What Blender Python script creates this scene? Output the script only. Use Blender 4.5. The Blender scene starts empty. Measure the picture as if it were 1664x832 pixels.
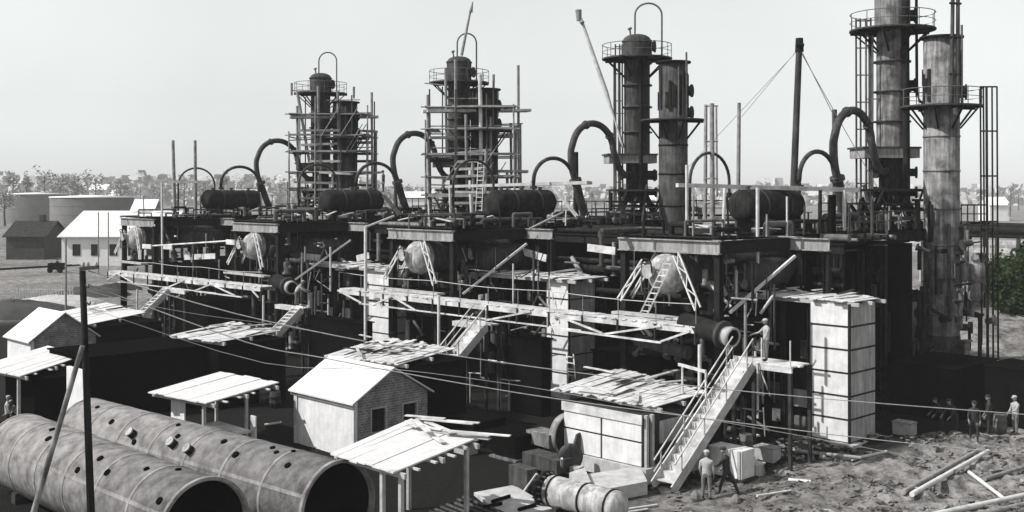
import bpy, bmesh, math, random
from mathutils import Vector, Matrix
R = math.radians
random.seed(7)
C = bpy.context.scene.collection
SC = bpy.context.scene

# ------------------------------------------------------------------ camera
F, CX, HY, CAMZ = 1800.0, 832.0, 310.0, 11.5
cam = bpy.data.cameras.new('camera'); camo = bpy.data.objects.new('camera', cam); C.objects.link(camo)
cam.sensor_width = 36; cam.lens = 36 * F / 1664
cam.shift_y = -(416 - HY) / 1664
cam.clip_start = 0.5; cam.clip_end = 6000
camo.location = (0, 0, CAMZ); camo.rotation_euler = (R(90), 0, 0)
SC.camera = camo
SC.render.resolution_x = 1024; SC.render.resolution_y = 512

# ------------------------------------------------------------------ sky, sun, exposure
SUN_EL, SUN_AZ = 44.0, (-0.965, -0.26)           # horizontal direction towards the sun
w = bpy.data.worlds.new('World'); SC.world = w; w.use_nodes = True
nt = w.node_tree; nt.nodes.clear()
sky = nt.nodes.new('ShaderNodeTexSky'); sky.sky_type = 'NISHITA'; sky.sun_disc = False
sky.sun_elevation = R(SUN_EL); sky.sun_rotation = math.atan2(SUN_AZ[0], SUN_AZ[1])
sky.air_density = 1.0; sky.dust_density = 1.0; sky.ozone_density = 1.0
bw = nt.nodes.new('ShaderNodeSeparateColor')   # old blue-sensitive film: the sky reads by its blue
tint = nt.nodes.new('ShaderNodeMix'); tint.data_type = 'RGBA'; tint.blend_type = 'MULTIPLY'
tint.inputs[0].default_value = 1; tint.inputs[7].default_value = (0.965, 1.0, 0.995, 1)
bg = nt.nodes.new('ShaderNodeBackground'); bg.inputs[1].default_value = 0.12
wo = nt.nodes.new('ShaderNodeOutputWorld')
lum = nt.nodes.new('ShaderNodeMath'); lum.operation = 'MAXIMUM'
nt.links.new(sky.outputs[0], bw.inputs[0]); nt.links.new(bw.outputs[2], lum.inputs[0]); nt.links.new(bw.outputs[1], lum.inputs[1]); 
lum2 = nt.nodes.new('ShaderNodeMath'); lum2.operation = 'MAXIMUM'; nt.links.new(lum.outputs[0], lum2.inputs[0]); nt.links.new(bw.outputs[0], lum2.inputs[1])
pw = nt.nodes.new('ShaderNodeMath'); pw.operation = 'POWER'; pw.inputs[1].default_value = 0.55; nt.links.new(lum2.outputs[0], pw.inputs[0])
sc_ = nt.nodes.new('ShaderNodeMath'); sc_.operation = 'MULTIPLY'; sc_.inputs[1].default_value = 2.25; nt.links.new(pw.outputs[0], sc_.inputs[0])
# faint thin cloud, a few percent
tcw = nt.nodes.new('ShaderNodeTexCoord'); nsw = nt.nodes.new('ShaderNodeTexNoise'); nsw.inputs['Scale'].default_value = 2.2; nsw.inputs['Detail'].default_value = 5
nt.links.new(tcw.outputs['Generated'], nsw.inputs['Vector'])
mr = nt.nodes.new('ShaderNodeMapRange'); mr.inputs[1].default_value = .3; mr.inputs[2].default_value = .7; mr.inputs[3].default_value = .90; mr.inputs[4].default_value = 1.06
nt.links.new(nsw.outputs['Fac'], mr.inputs[0]); ml = nt.nodes.new('ShaderNodeMath'); ml.operation = 'MULTIPLY'
nt.links.new(sc_.outputs[0], ml.inputs[0]); nt.links.new(mr.outputs[0], ml.inputs[1]); nt.links.new(ml.outputs[0], tint.inputs[6])
nt.links.new(tint.outputs[2], bg.inputs[0]); nt.links.new(bg.outputs[0], wo.inputs[0])
sl = bpy.data.lights.new('sun', 'SUN'); sl.energy = 4.6; sl.angle = R(0.6); sl.color = (1, 0.985, 0.97)
so = bpy.data.objects.new('sun', sl); C.objects.link(so)
sd = Vector((SUN_AZ[0], SUN_AZ[1], 0)).normalized() * math.cos(R(SUN_EL)); sd.z = math.sin(R(SUN_EL))
so.rotation_euler = sd.to_track_quat('Z', 'Y').to_euler(); so.location = (-60, -20, 60)
SC.view_settings.view_transform = 'Standard'; SC.view_settings.look = 'None'
SC.view_settings.gamma = 1; SC.view_settings.exposure = 0.42
SC.render.engine = 'CYCLES'
SC.cycles.use_denoising = True
SC.cycles.max_bounces = 5; SC.cycles.diffuse_bounces = 2; SC.cycles.glossy_bounces = 2
SC.cycles.volume_bounces = 0

# ------------------------------------------------------------------ frames of reference
OX, OY = 7.3, 52.0
ER = Vector((-0.699, 0.7155, 0)); EU = Vector((0.7155, 0.699, 0)); EZ = Vector((0, 0, 1))
def G(r, u, z=0.0): return Vector((OX, OY, z)) + ER * r + EU * u
def P(x, y, Y): return Vector(((x - CX) * Y / F, Y, CAMZ - (y - HY) * Y / F))
def Pu(x, y, u):
    k = (x - CX) / F; Y = (u + OX * EU.x + OY * EU.y) / (k * EU.x + EU.y); return P(x, y, Y)
def Pr(x, y, r):
    k = (x - CX) / F; Y = (r + OX * ER.x + OY * ER.y) / (k * ER.x + ER.y); return P(x, y, Y)
def Pz(x, y, z): return P(x, y, F * (CAMZ - z) / (y - HY))
def loc_r(p): return (p.x - OX) * ER.x + (p.y - OY) * ER.y
def loc_u(p): return (p.x - OX) * EU.x + (p.y - OY) * EU.y

# ------------------------------------------------------------------ materials
def mat(name, lo, hi, scale=3.0, rough=0.8, metal=0.0, bump=0.15, bscale=30.0, stretch=(1, 1, 1), tint=(1.0, 0.985, 0.98), mid=0.5, spread=0.22, streak=0.0, spec=0.15):
    m = bpy.data.materials.new(name); m.use_nodes = True; n = m.node_tree; b = n.nodes['Principled BSDF']
    tc = n.nodes.new('ShaderNodeTexCoord'); mp = n.nodes.new('ShaderNodeMapping'); mp.inputs['Scale'].default_value = stretch
    n.links.new(tc.outputs['Object'], mp.inputs[0])
    a = n.nodes.new('ShaderNodeTexNoise'); a.inputs['Scale'].default_value = scale; a.inputs['Detail'].default_value = 8; a.inputs['Roughness'].default_value = 0.65
    n.links.new(mp.outputs[0], a.inputs['Vector'])
    cr = n.nodes.new('ShaderNodeValToRGB')
    cr.color_ramp.elements[0].position = mid - spread; cr.color_ramp.elements[1].position = mid + spread
    cr.color_ramp.elements[0].color = (lo * tint[0], lo * tint[1], lo * tint[2], 1)
    cr.color_ramp.elements[1].color = (hi * tint[0], hi * tint[1], hi * tint[2], 1)
    n.links.new(a.outputs['Fac'], cr.inputs[0]); col = cr.outputs[0]
    if streak > 0:                                  # rain and rust runs down the surface
        mp2 = n.nodes.new('ShaderNodeMapping'); mp2.inputs['Scale'].default_value = (5, 5, 0.5)
        n.links.new(tc.outputs['Object'], mp2.inputs[0])
        s = n.nodes.new('ShaderNodeTexNoise'); s.inputs['Scale'].default_value = 1.2; s.inputs['Detail'].default_value = 6
        n.links.new(mp2.outputs[0], s.inputs['Vector'])
        r2 = n.nodes.new('ShaderNodeValToRGB'); r2.color_ramp.elements[0].position = 0.40; r2.color_ramp.elements[1].position = 0.62
        r2.color_ramp.elements[0].color = (1 - streak,) * 3 + (1,); r2.color_ramp.elements[1].color = (1, 1, 1, 1)
        n.links.new(s.outputs['Fac'], r2.inputs[0])
        mx = n.nodes.new('ShaderNodeMix'); mx.data_type = 'RGBA'; mx.blend_type = 'MULTIPLY'; mx.inputs[0].default_value = 1
        n.links.new(col, mx.inputs[6]); n.links.new(r2.outputs[0], mx.inputs[7]); col = mx.outputs[2]
    n.links.new(col, b.inputs['Base Color'])
    b.inputs['Roughness'].default_value = rough; b.inputs['Metallic'].default_value = metal
    b.inputs['Specular IOR Level'].default_value = spec
    if bump > 0:
        q = n.nodes.new('ShaderNodeTexNoise'); q.inputs['Scale'].default_value = bscale; q.inputs['Detail'].default_value = 5
        n.links.new(mp.outputs[0], q.inputs['Vector'])
        bp = n.nodes.new('ShaderNodeBump'); bp.inputs['Strength'].default_value = bump; bp.inputs['Distance'].default_value = 0.03
        n.links.new(q.outputs['Fac'], bp.inputs['Height']); n.links.new(bp.outputs[0], b.inputs['Normal'])
    return m

def brick_mat(name, c1, c2, mortar, sc=4.0):
    m = bpy.data.materials.new(name); m.use_nodes = True; n = m.node_tree; b = n.nodes['Principled BSDF']
    tc = n.nodes.new('ShaderNodeTexCoord'); sx = n.nodes.new('ShaderNodeSeparateXYZ'); n.links.new(tc.outputs['Object'], sx.inputs[0])
    ad = n.nodes.new('ShaderNodeMath'); n.links.new(sx.outputs[0], ad.inputs[0]); n.links.new(sx.outputs[1], ad.inputs[1])
    # walls run along the diagonals of the plan: x-y on one family, x+y on the other
    sb = n.nodes.new('ShaderNodeMath'); sb.operation = 'MULTIPLY'; sb.inputs[1].default_value = 1.0; n.links.new(ad.outputs[0], sb.inputs[0])
    cb = n.nodes.new('ShaderNodeCombineXYZ'); n.links.new(sb.outputs[0], cb.inputs[0]); n.links.new(sx.outputs[2], cb.inputs[1])
    br = n.nodes.new('ShaderNodeTexBrick'); br.inputs['Scale'].default_value = sc
    br.inputs['Color1'].default_value = (c1, c1 * .96, c1 * .95, 1); br.inputs['Color2'].default_value = (c2, c2 * .97, c2 * .96, 1); br.inputs['Mortar'].default_value = (mortar,) * 3 + (1,)
    br.inputs['Mortar Size'].default_value = 0.03; br.inputs['Bias'].default_value = 0.1
    n.links.new(cb.outputs[0], br.inputs['Vector'])
    ns = n.nodes.new('ShaderNodeTexNoise'); ns.inputs['Scale'].default_value = 1.8; ns.inputs['Detail'].default_value = 8
    n.links.new(tc.outputs['Object'], ns.inputs['Vector'])
    cr = n.nodes.new('ShaderNodeValToRGB'); cr.color_ramp.elements[0].position = .35; cr.color_ramp.elements[1].position = .65
    cr.color_ramp.elements[0].color = (.5, .5, .5, 1); cr.color_ramp.elements[1].color = (1, 1, 1, 1)
    n.links.new(ns.outputs['Fac'], cr.inputs[0])
    mx = n.nodes.new('ShaderNodeMix'); mx.data_type = 'RGBA'; mx.blend_type = 'MULTIPLY'; mx.inputs[0].default_value = 1
    n.links.new(br.outputs['Color'], mx.inputs[6]); n.links.new(cr.outputs[0], mx.inputs[7]); n.links.new(mx.outputs[2], b.inputs['Base Color'])
    b.inputs['Roughness'].default_value = .95
    return m

M = dict(
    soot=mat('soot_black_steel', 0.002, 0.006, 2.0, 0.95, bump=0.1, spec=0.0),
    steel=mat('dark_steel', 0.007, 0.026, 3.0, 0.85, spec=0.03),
    steelmid=mat('weathered_steel', 0.03, 0.09, 2.5, 0.75, streak=0.4),
    beam=mat('primed_steel', 0.20, 0.36, 1.5, 0.7, streak=0.4),
    column=mat('column_steel', 0.08, 0.27, 1.3, 0.75, bump=0.3, bscale=7, streak=0.5, spread=.14),
    coldark=mat('tarred_column_steel', 0.009, 0.04, 1.8, 0.8, streak=0.5, spec=.05),
    colmid=mat('grey_column_steel', 0.025, 0.085, 1.6, 0.75, bump=0.25, streak=0.5),
    vessel=mat('pale_vessel_paint', 0.24, 0.50, 3.0, 0.7, streak=0.45, bump=.25),
    tank=mat('rusty_tank_plate', 0.10, 0.27, 2.0, 0.85, bump=0.6, bscale=5, tint=(1, .96, .95), streak=0.0, spread=.16),
    pipe=mat('pipe_steel', 0.05, 0.13, 3.0, 0.65),
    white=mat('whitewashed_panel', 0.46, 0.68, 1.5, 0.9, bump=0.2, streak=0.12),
    whiteplate=mat('pale_plate', 0.24, 0.42, 1.3, 0.9, streak=0.3),  # toned down for the unlit tower sides; plates and flanges share it
    sheet=mat('pale_sheet_roof', 0.42, 0.58, 2.5, 0.85, bump=0.2),
    plank=mat('bleached_plank', 0.22, 0.64, 1.4, 0.9, bump=0.4, bscale=14),
    plankmid=mat('grey_plank', 0.20, 0.42, 2.0, 0.9, bump=0.4, bscale=14),
    plankdark=mat('dark_plank', 0.012, 0.05, 2.0, 0.9, spec=0.02),
    pole=mat('scaffold_pole_wood', 0.10, 0.30, 2.5, 0.9),
    polelight=mat('peeled_pole_wood', 0.34, 0.6, 2.5, 0.9),
    concrete=mat('concrete', 0.24, 0.46, 2.0, 0.95, bump=0.3),
    brick=brick_mat('old_brick', 0.24, 0.12, 0.34, 2.2),
    farwall=mat('far_pale_wall', 0.55, 0.7, 0.6, 0.9),
    fartank=mat('far_tank_plate', 0.10, 0.19, 0.12, 0.85, bump=0),
    fardark=mat('far_dark_wood', 0.03, 0.06, 1, 0.9),
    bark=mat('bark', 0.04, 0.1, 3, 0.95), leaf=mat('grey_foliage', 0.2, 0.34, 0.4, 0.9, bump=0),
    green=mat('dark_green_leaves', 0.012, 0.05, 0.8, 0.9, bump=0, tint=(0.55, 1.0, 0.28)),
    shirt=mat('pale_cloth', 0.22, 0.42, 5, 0.95), dark_cloth=mat('dark_cloth', 0.02, 0.04, 8, 0.95),
    trousers=mat('light_trousers', 0.08, 0.18, 8, 0.95), skin=mat('skin', 0.16, 0.22, 8, 0.7), boot=mat('boot_leather', 0.015, 0.03, 8, 0.7),
    wire=mat('pale_wire', 0.3, 0.5, 5, 0.5, bump=0), black=mat('deep_black', 0.003, 0.006, 2, 0.95, bump=0),
    glass=mat('dark_window', 0.01, 0.02, 2, 0.2, bump=0),
)

# ------------------------------------------------------------------ mesh builder
def basis(d, up=None):
    d = d.normalized(); up = Vector(up) if up is not None else (Vector((0, 0, 1)) if abs(d.z) < 0.95 else ER)
    s = d.cross(up).normalized(); return d, s, s.cross(d).normalized()
class MB:
    def __init__(s): s.v = []; s.f = []; s.sm = []
    def add(s, vs, fs, smooth=False):
        n = len(s.v); s.v += [Vector(a) for a in vs]; s.f += [tuple(i + n for i in q) for q in fs]; s.sm += [smooth] * len(fs); return s
    def hexa(s, b, t):                               # four bottom and four top points
        return s.add(list(b) + list(t), [(3, 2, 1, 0), (4, 5, 6, 7), (0, 1, 5, 4), (1, 2, 6, 5), (2, 3, 7, 6), (3, 0, 4, 7)])
    def bar(s, p, q, a, b, up=None):                # a across, b along up
        p = Vector(p); q = Vector(q)
        d, x, y = basis(q - p, up); x = x * (a / 2); y = y * (b / 2)
        return s.add([p - x - y, p + x - y, p + x + y, p - x + y, q - x - y, q + x - y, q + x + y, q - x + y],
                     [(0, 1, 2, 3), (7, 6, 5, 4), (4, 5, 1, 0), (5, 6, 2, 1), (6, 7, 3, 2), (7, 4, 0, 3)])
    def gbox(s, r0, r1, u0, u1, z0, z1):
        return s.hexa([G(r0, u0, z0), G(r1, u0, z0), G(r1, u1, z0), G(r0, u1, z0)], [G(r0, u0, z1), G(r1, u0, z1), G(r1, u1, z1), G(r0, u1, z1)])
    def ibeam(s, p, q, h, w_, t=0.05, up=None):
        p = Vector(p); q = Vector(q); d, x, y = basis(q - p, up)
        o = y * (h / 2 - t / 2)
        s.bar(p + o, q + o, w_, t, y); s.bar(p - o, q - o, w_, t, y); s.bar(p, q, t * 1.2, h - 2 * t, y); return s
    def tube(s, p, q, r, r2=None, n=12, caps=True):
        p = Vector(p); q = Vector(q); r2 = r if r2 is None else r2; d, x, y = basis(q - p)
        vs = []
        for c, rr in ((p, r), (q, r2)):
            vs += [c + x * (math.cos(2 * math.pi * i / n) * rr) + y * (math.sin(2 * math.pi * i / n) * rr) for i in range(n)]
        fs = [(i, (i + 1) % n, n + (i + 1) % n, n + i) for i in range(n)]
        s.add(vs, fs, True)
        if caps: s.add(vs, [tuple(range(n - 1, -1, -1)), tuple(range(n, 2 * n))], False)
        return s
    def poly(s, pts, r, n=10):
        pts = [Vector(p) for p in pts]; rings = []; m = len(pts); prev = None
        for i, p in enumerate(pts):
            d = (pts[min(i + 1, m - 1)] - pts[max(i - 1, 0)]).normalized()
            if prev is None: _, x, y = basis(d)
            else:
                x = (prev - d * prev.dot(d)).normalized(); y = d.cross(x)
            prev = x; rr = r[i] if isinstance(r, (list, tuple)) else r
            rings.append([p + x * (math.cos(2 * math.pi * k / n) * rr) + y * (math.sin(2 * math.pi * k / n) * rr) for k in range(n)])
        vs = [v for g in rings for v in g]
        fs = [(i * n + k, i * n + (k + 1) % n, (i + 1) * n + (k + 1) % n, (i + 1) * n + k) for i in range(m - 1) for k in range(n)]
        s.add(vs, fs, True); s.add(vs, [tuple(range(n - 1, -1, -1)), tuple(range((m - 1) * n, m * n))]); return s
    def lathe(s, base, axis, prof, n=28, smooth=True):   # prof = [(distance along axis, radius)]
        base = Vector(base); d, x, y = basis(Vector(axis)); vs = []
        for h, rr in prof:
            vs += [base + d * h + x * (math.cos(2 * math.pi * k / n) * rr) + y * (math.sin(2 * math.pi * k / n) * rr) for k in range(n)]
        fs = [(i * n + k, i * n + (k + 1) % n, (i + 1) * n + (k + 1) % n, (i + 1) * n + k) for i in range(len(prof) - 1) for k in range(n)]
        return s.add(vs, fs, smooth)
    def quad(s, c, t=0.05):                          # slab through four corners
        c = [Vector(a) for a in c]; return s.hexa([a - Vector((0, 0, t)) for a in c], c)
    def planks(s, a, b, c, d, n, t=0.035, ragged=0.25, layers=1, rnd=None, gap=0.02):
        """planks side by side from edge a-b to edge d-c, running a->d"""
        a, b, c, d = map(Vector, (a, b, c, d)); rnd = rnd or random
        L = (d - a).length
        for l in range(layers):
            for i in range(n):
                if l and rnd.random() < 0.72: continue
                t0 = (i + gap) / n; t1 = (i + 1 - gap) / n
                if l: o = rnd.uniform(-0.6, 0.6) / n; t0 += o; t1 += o; t0 = max(t0, 0); t1 = min(t1, 1)
                if t1 - t0 < 0.2 / n: continue
                e0 = rnd.uniform(-ragged, ragged) / L; e1 = 1 + rnd.uniform(-ragged, ragged) / L
                if l: e0 = rnd.uniform(0, 0.45); e1 = e0 + rnd.uniform(0.3, 0.6)
                z = Vector((0, 0, l * 0.05 + rnd.uniform(-0.012, 0.02))); sk = rnd.uniform(-0.012, 0.012) if not l else rnd.uniform(-0.06, 0.06)
                def at(p, q): return (a.lerp(b, p)).lerp(d.lerp(c, p), q) + z
                tl = Vector((0, 0, rnd.uniform(0, 0.04 + 0.08 * l)))
                top = [at(t0, e0), at(t1, e0), at(t1 + sk, e1) + tl, at(t0 + sk, e1) + tl]
                s.quad(top, t)
        return s

def mkobj(name, mb, m, parent=None, origin=Vector((0, 0, 0))):
    me = bpy.data.meshes.new(name)
    me.from_pydata([tuple(v - origin) for v in mb.v], [], mb.f)
    me.polygons.foreach_set('use_smooth', mb.sm)
    me.materials.append(M[m] if isinstance(m, str) else m)
    bm = bmesh.new(); bm.from_mesh(me); bmesh.ops.recalc_face_normals(bm, faces=bm.faces); bm.to_mesh(me); bm.free()
    me.update()
    o = bpy.data.objects.new(name, me); C.objects.link(o)
    if parent: o.parent = parent
    return o
class Thing:
    def __init__(s, name, label, cat, loc, group=None):
        s.o = bpy.data.objects.new(name, None); C.objects.link(s.o); s.L = Vector(loc); s.o.location = s.L
        s.o.empty_display_size = 0.3
        s.o['label'] = label; s.o['category'] = cat
        if group: s.o['group'] = group
    def part(s, name, mb, m, parent=None, label=None):
        o = mkobj(name, mb, m, parent or s.o, s.L)
        if label: o['label'] = label
        return o
def single(name, mb, m, label, cat, loc=None, group=None, kind=None):
    L = Vector(loc) if loc is not None else sum(mb.v, Vector()) / len(mb.v)
    if loc is None: L.z = min(v.z for v in mb.v)
    o = mkobj(name, mb, m, None, L); o.location = L
    if label: o['label'] = label
    if cat: o['category'] = cat
    if group: o['group'] = group
    if kind: o['kind'] = kind
    return o
def structure(name, mb, m):
    o = mkobj(name, mb, m); o['kind'] = 'structure'; return o

def arc(c, ax, r, a0, a1, n=14, az=None):            # points on an arc in the vertical plane through direction ax
    az = az or r
    return [c + ax * (math.cos(R(a0 + (a1 - a0) * i / n)) * r) + Vector((0, 0, math.sin(R(a0 + (a1 - a0) * i / n)) * az)) for i in range(n + 1)]
def smooth_path(pts, k=5):
    pts = [Vector(p) for p in pts]; out = []
    for i in range(len(pts) - 1):
        p0, p1, p2, p3 = pts[max(i - 1, 0)], pts[i], pts[i + 1], pts[min(i + 2, len(pts) - 1)]
        for j in range(k):
            t = j / k
            out.append(0.5 * ((2 * p1) + (p2 - p0) * t + (2 * p0 - 5 * p1 + 4 * p2 - p3) * t * t + (3 * p1 - p0 - 3 * p2 + p3) * t ** 3))
    return out + [pts[-1]]

# ================================================================== GROUND
from mathutils import noise
def sstep(a, b, x):
    t = max(0, min(1, (x - a) / (b - a))); return t * t * (3 - 2 * t)
def ground_h(x, y):
    h = 0.0
    if y < 110:
        k = sstep(7, 11, x) * (1 - sstep(50, 56, y))
        n1 = noise.fractal(Vector((x * 0.35, y * 0.35, 0)), 1.0, 2.0, 5)
        n2 = noise.fractal(Vector((x * 1.3, y * 1.3, 5)), 0.8, 2.1, 5)
        n3 = noise.fractal(Vector((x * 3.7, y * 3.7, 8)), .7, 2.1, 3)
        h += k * (0.22 + 0.30 * n1 + 0.13 * n2 + .05 * n3)
        h += (1 - k) * 0.05 * n2
    e = sstep(72, 80, y - 0.25 * (x - 36)) * sstep(27, 33, x) * (1 - sstep(110, 140, y))
    h += e * (2.2 + 0.25 * noise.fractal(Vector((x * 0.6, y * 0.6, 2)), 1.0, 2.0, 4))
    return h
def axis(spec):
    out = []
    for a, b, st in spec:
        n = max(1, int((b - a) / st)); out += [a + (b - a) * i / n for i in range(n)]
    return out + [spec[-1][1]]
xs = axis([(-3000, -600, 400), (-600, -80, 26), (-80, 4, 2.0), (4, 24, 0.16), (24, 44, 0.7), (44, 120, 6), (120, 600, 40), (600, 3000, 400)])
ys = axis([(-60, 34, 10), (34, 56, 0.16), (56, 104, 1.2), (104, 260, 8), (260, 900, 40), (900, 4000, 300)])
gb = MB(); vs = [Vector((x, y, ground_h(x, y))) for y in ys for x in xs]; nx = len(xs)
gb.add(vs, [(j * nx + i, j * nx + i + 1, (j + 1) * nx + i + 1, (j + 1) * nx + i) for j in range(len(ys) - 1) for i in range(nx - 1)], True)
def ground_mat():
    m = bpy.data.materials.new('trampled_earth'); m.use_nodes = True; n = m.node_tree; b = n.nodes['Principled BSDF']
    tc = n.nodes.new('ShaderNodeTexCoord')
    def noi(s, d=8, r=.65):
        q = n.nodes.new('ShaderNodeTexNoise'); q.inputs['Scale'].default_value = s; q.inputs['Detail'].default_value = d; q.inputs['Roughness'].default_value = r
        n.links.new(tc.outputs['Object'], q.inputs['Vector']); return q
    def ramp(q, a, c, lo, hi):
        r = n.nodes.new('ShaderNodeValToRGB'); r.color_ramp.elements[0].position = a; r.color_ramp.elements[1].position = c
        r.color_ramp.elements[0].color = (lo, lo * .97, lo * .95, 1); r.color_ramp.elements[1].color = (hi, hi * .98, hi * .97, 1)
        n.links.new(q.outputs['Fac'], r.inputs[0]); return r
    a = ramp(noi(.09), .40, .60, .18, .30); c = ramp(noi(1.3, 12, .8), .40, .60, .2, 1.0)
    mx = n.nodes.new('ShaderNodeMix'); mx.data_type = 'RGBA'; mx.blend_type = 'MULTIPLY'; mx.inputs[0].default_value = 1
    n.links.new(a.outputs[0], mx.inputs[6]); n.links.new(c.outputs[0], mx.inputs[7]); at = n.nodes.new('ShaderNodeVertexColor'); at.layer_name = 'oil'  # this layer masks where shade is painted on the earth
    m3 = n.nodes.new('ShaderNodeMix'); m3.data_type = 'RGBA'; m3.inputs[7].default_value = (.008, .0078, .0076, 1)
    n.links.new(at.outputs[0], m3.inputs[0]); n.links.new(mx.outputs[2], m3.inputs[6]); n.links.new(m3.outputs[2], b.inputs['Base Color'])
    b.inputs['Roughness'].default_value = 1; b.inputs['Specular IOR Level'].default_value = .1
    bp = n.nodes.new('ShaderNodeBump'); bp.inputs['Strength'].default_value = .8; bp.inputs['Distance'].default_value = .12
    n.links.new(noi(4, 8, .7).outputs['Fac'], bp.inputs['Height']); n.links.new(bp.outputs[0], b.inputs['Normal'])
    return m
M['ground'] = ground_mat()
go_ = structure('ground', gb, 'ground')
at_ = go_.data.color_attributes.new('oil', 'FLOAT_COLOR', 'POINT')  # mask of the shade painted into the ground colour
for i_, v_ in enumerate(vs):                        # shade under and round the plant, painted into the ground colour
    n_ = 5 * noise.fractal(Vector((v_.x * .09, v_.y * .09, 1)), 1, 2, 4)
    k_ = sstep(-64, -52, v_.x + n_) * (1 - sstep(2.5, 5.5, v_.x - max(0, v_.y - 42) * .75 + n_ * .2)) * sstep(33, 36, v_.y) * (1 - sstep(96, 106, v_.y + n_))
    k_ = max(k_, (1 - sstep(98, 112, v_.y)) * sstep(-.9, .5, v_.y - 44.9 - .58 * (v_.x - 10) + n_ * .12) * sstep(2, 5, v_.x) * (1 - sstep(26, 29, v_.x)))  # edge follows the shadow line from the stairs past the tower
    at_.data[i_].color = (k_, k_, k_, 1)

# ================================================================== PROCESS UNITS
UNITS = 'ABCD'
UO = {'A': 0.0, 'B': 18.17, 'C': 36.34, 'D': 54.5}
SAY = {'A': 'the rightmost and nearest unit', 'B': 'the third unit from the left', 'C': 'the second unit from the left', 'D': 'the leftmost unit'}
ZD = 9.25
TY = {'A': (1450, 66.7), 'B': (1035, 79.0), 'C': (746, 92.0), 'D': (521, 105.0)}
SY = {'A': (1530, 64.5), 'B': (1094, 77.0), 'C': (787, 90.0), 'D': (561, 103.0)}
def towerpos(t, k):
    x, Y = t[k]; return Vector(((x - CX) * Y / F, Y, 0))

def steel_frame(k):
    r0 = UO[k]; rnd = random.Random('f' + k)
    t = Thing('steel_frame', 'two storey black steel frame with deck carrying ' + SAY[k], 'steel frame', G(r0, 0), 'steel frames of the four units')
    for u in (0, 7, 14, 21.5):
        for s in (-1, 1):
            t.part('column', MB().ibeam(G(r0 + s * 2.75, u + 0.2, 0), G(r0 + s * 2.75, u + 0.2, ZD - 0.65), 0.34, 0.3, 0.04, up=EU), 'steel')
    for j, u in enumerate((0, 7, 14, 21.5)):
        t.part('deck_beam', MB().ibeam(G(r0 - 2.95, u, ZD - 0.33), G(r0 + 2.95, u, ZD - 0.33), 0.62, 0.3, 0.05), 'beam' if j < 2 else 'steelmid')
    for s in (-1, 1):
        t.part('side_beam', MB().ibeam(G(r0 + s * 2.75, 0.2, ZD - 0.34), G(r0 + s * 2.75, 24, ZD - 0.34), 0.58, 0.28, 0.05), 'steel')
        t.part('lower_beam', MB().ibeam(G(r0 + s * 2.75, 0.4, 5.35), G(r0 + s * 2.75, 21, 5.35), 0.4, 0.22, 0.04), 'steel')
    d = MB()
    u = 0.4
    while u < 24:                                     # deck plates with gaps
        wd = rnd.uniform(1.0, 1.9)
        if rnd.random() < 0.9: d.gbox(r0 - 2.9, r0 + 2.9, u, min(u + wd - 0.04, 24), ZD + 0.005, ZD + 0.05)
        u += wd
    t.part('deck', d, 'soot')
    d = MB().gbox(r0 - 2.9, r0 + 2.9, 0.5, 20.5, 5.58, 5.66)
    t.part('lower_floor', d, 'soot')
    t.part('shade_screen', MB().gbox(r0 - 3.05, r0 + 3.05, 15.02, 15.2, 5.68, ZD - .66), 'soot')  # added opaque sheet, hides the sunlit ground behind the bay
    # projecting transverse beam ends on the right hand side
    for u, a, b in ((6.0, -5.0, -2.9), (13.0, -4.3, -2.9)):
        t.part('bracket_beam', MB().ibeam(G(r0 + a, u, ZD - 0.33), G(r0 + b, u, ZD - 0.33), 0.6, 0.3, 0.05), 'beam')
        t.part('bracket_post', MB().ibeam(G(r0 + a + 0.2, u + 0.1, 0), G(r0 + a + 0.2, u + 0.1, ZD - 0.66), 0.3, 0.28, 0.04), 'steel')
    # toe rail pipe and odd lugs on the deck edge
    t.part('toe_rail', MB().tube(G(r0 - 2.9, -0.05, ZD + 0.12), G(r0 + 2.9, -0.05, ZD + 0.12), 0.05, n=6), 'steel')
    return t
for k in UNITS: steel_frame(k)

def furnace(k):  # added opaque block that keeps the bay under the deck black
    r0 = UO[k]
    t = Thing('furnace', 'plain black block added to darken the bay under the deck of ' + SAY[k], 'furnace', G(r0, 3), 'added dark blocks under the decks')
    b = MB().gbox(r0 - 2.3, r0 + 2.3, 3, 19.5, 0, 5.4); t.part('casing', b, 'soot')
    for i in range(4):
        t.part('block_rib', MB().gbox(r0 - 2.2 + i * 1.35, r0 - 2.0 + i * 1.35, 2.82, 2.997, 0, 5.3), 'steel')
    return t
for k in UNITS: furnace(k)

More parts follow.
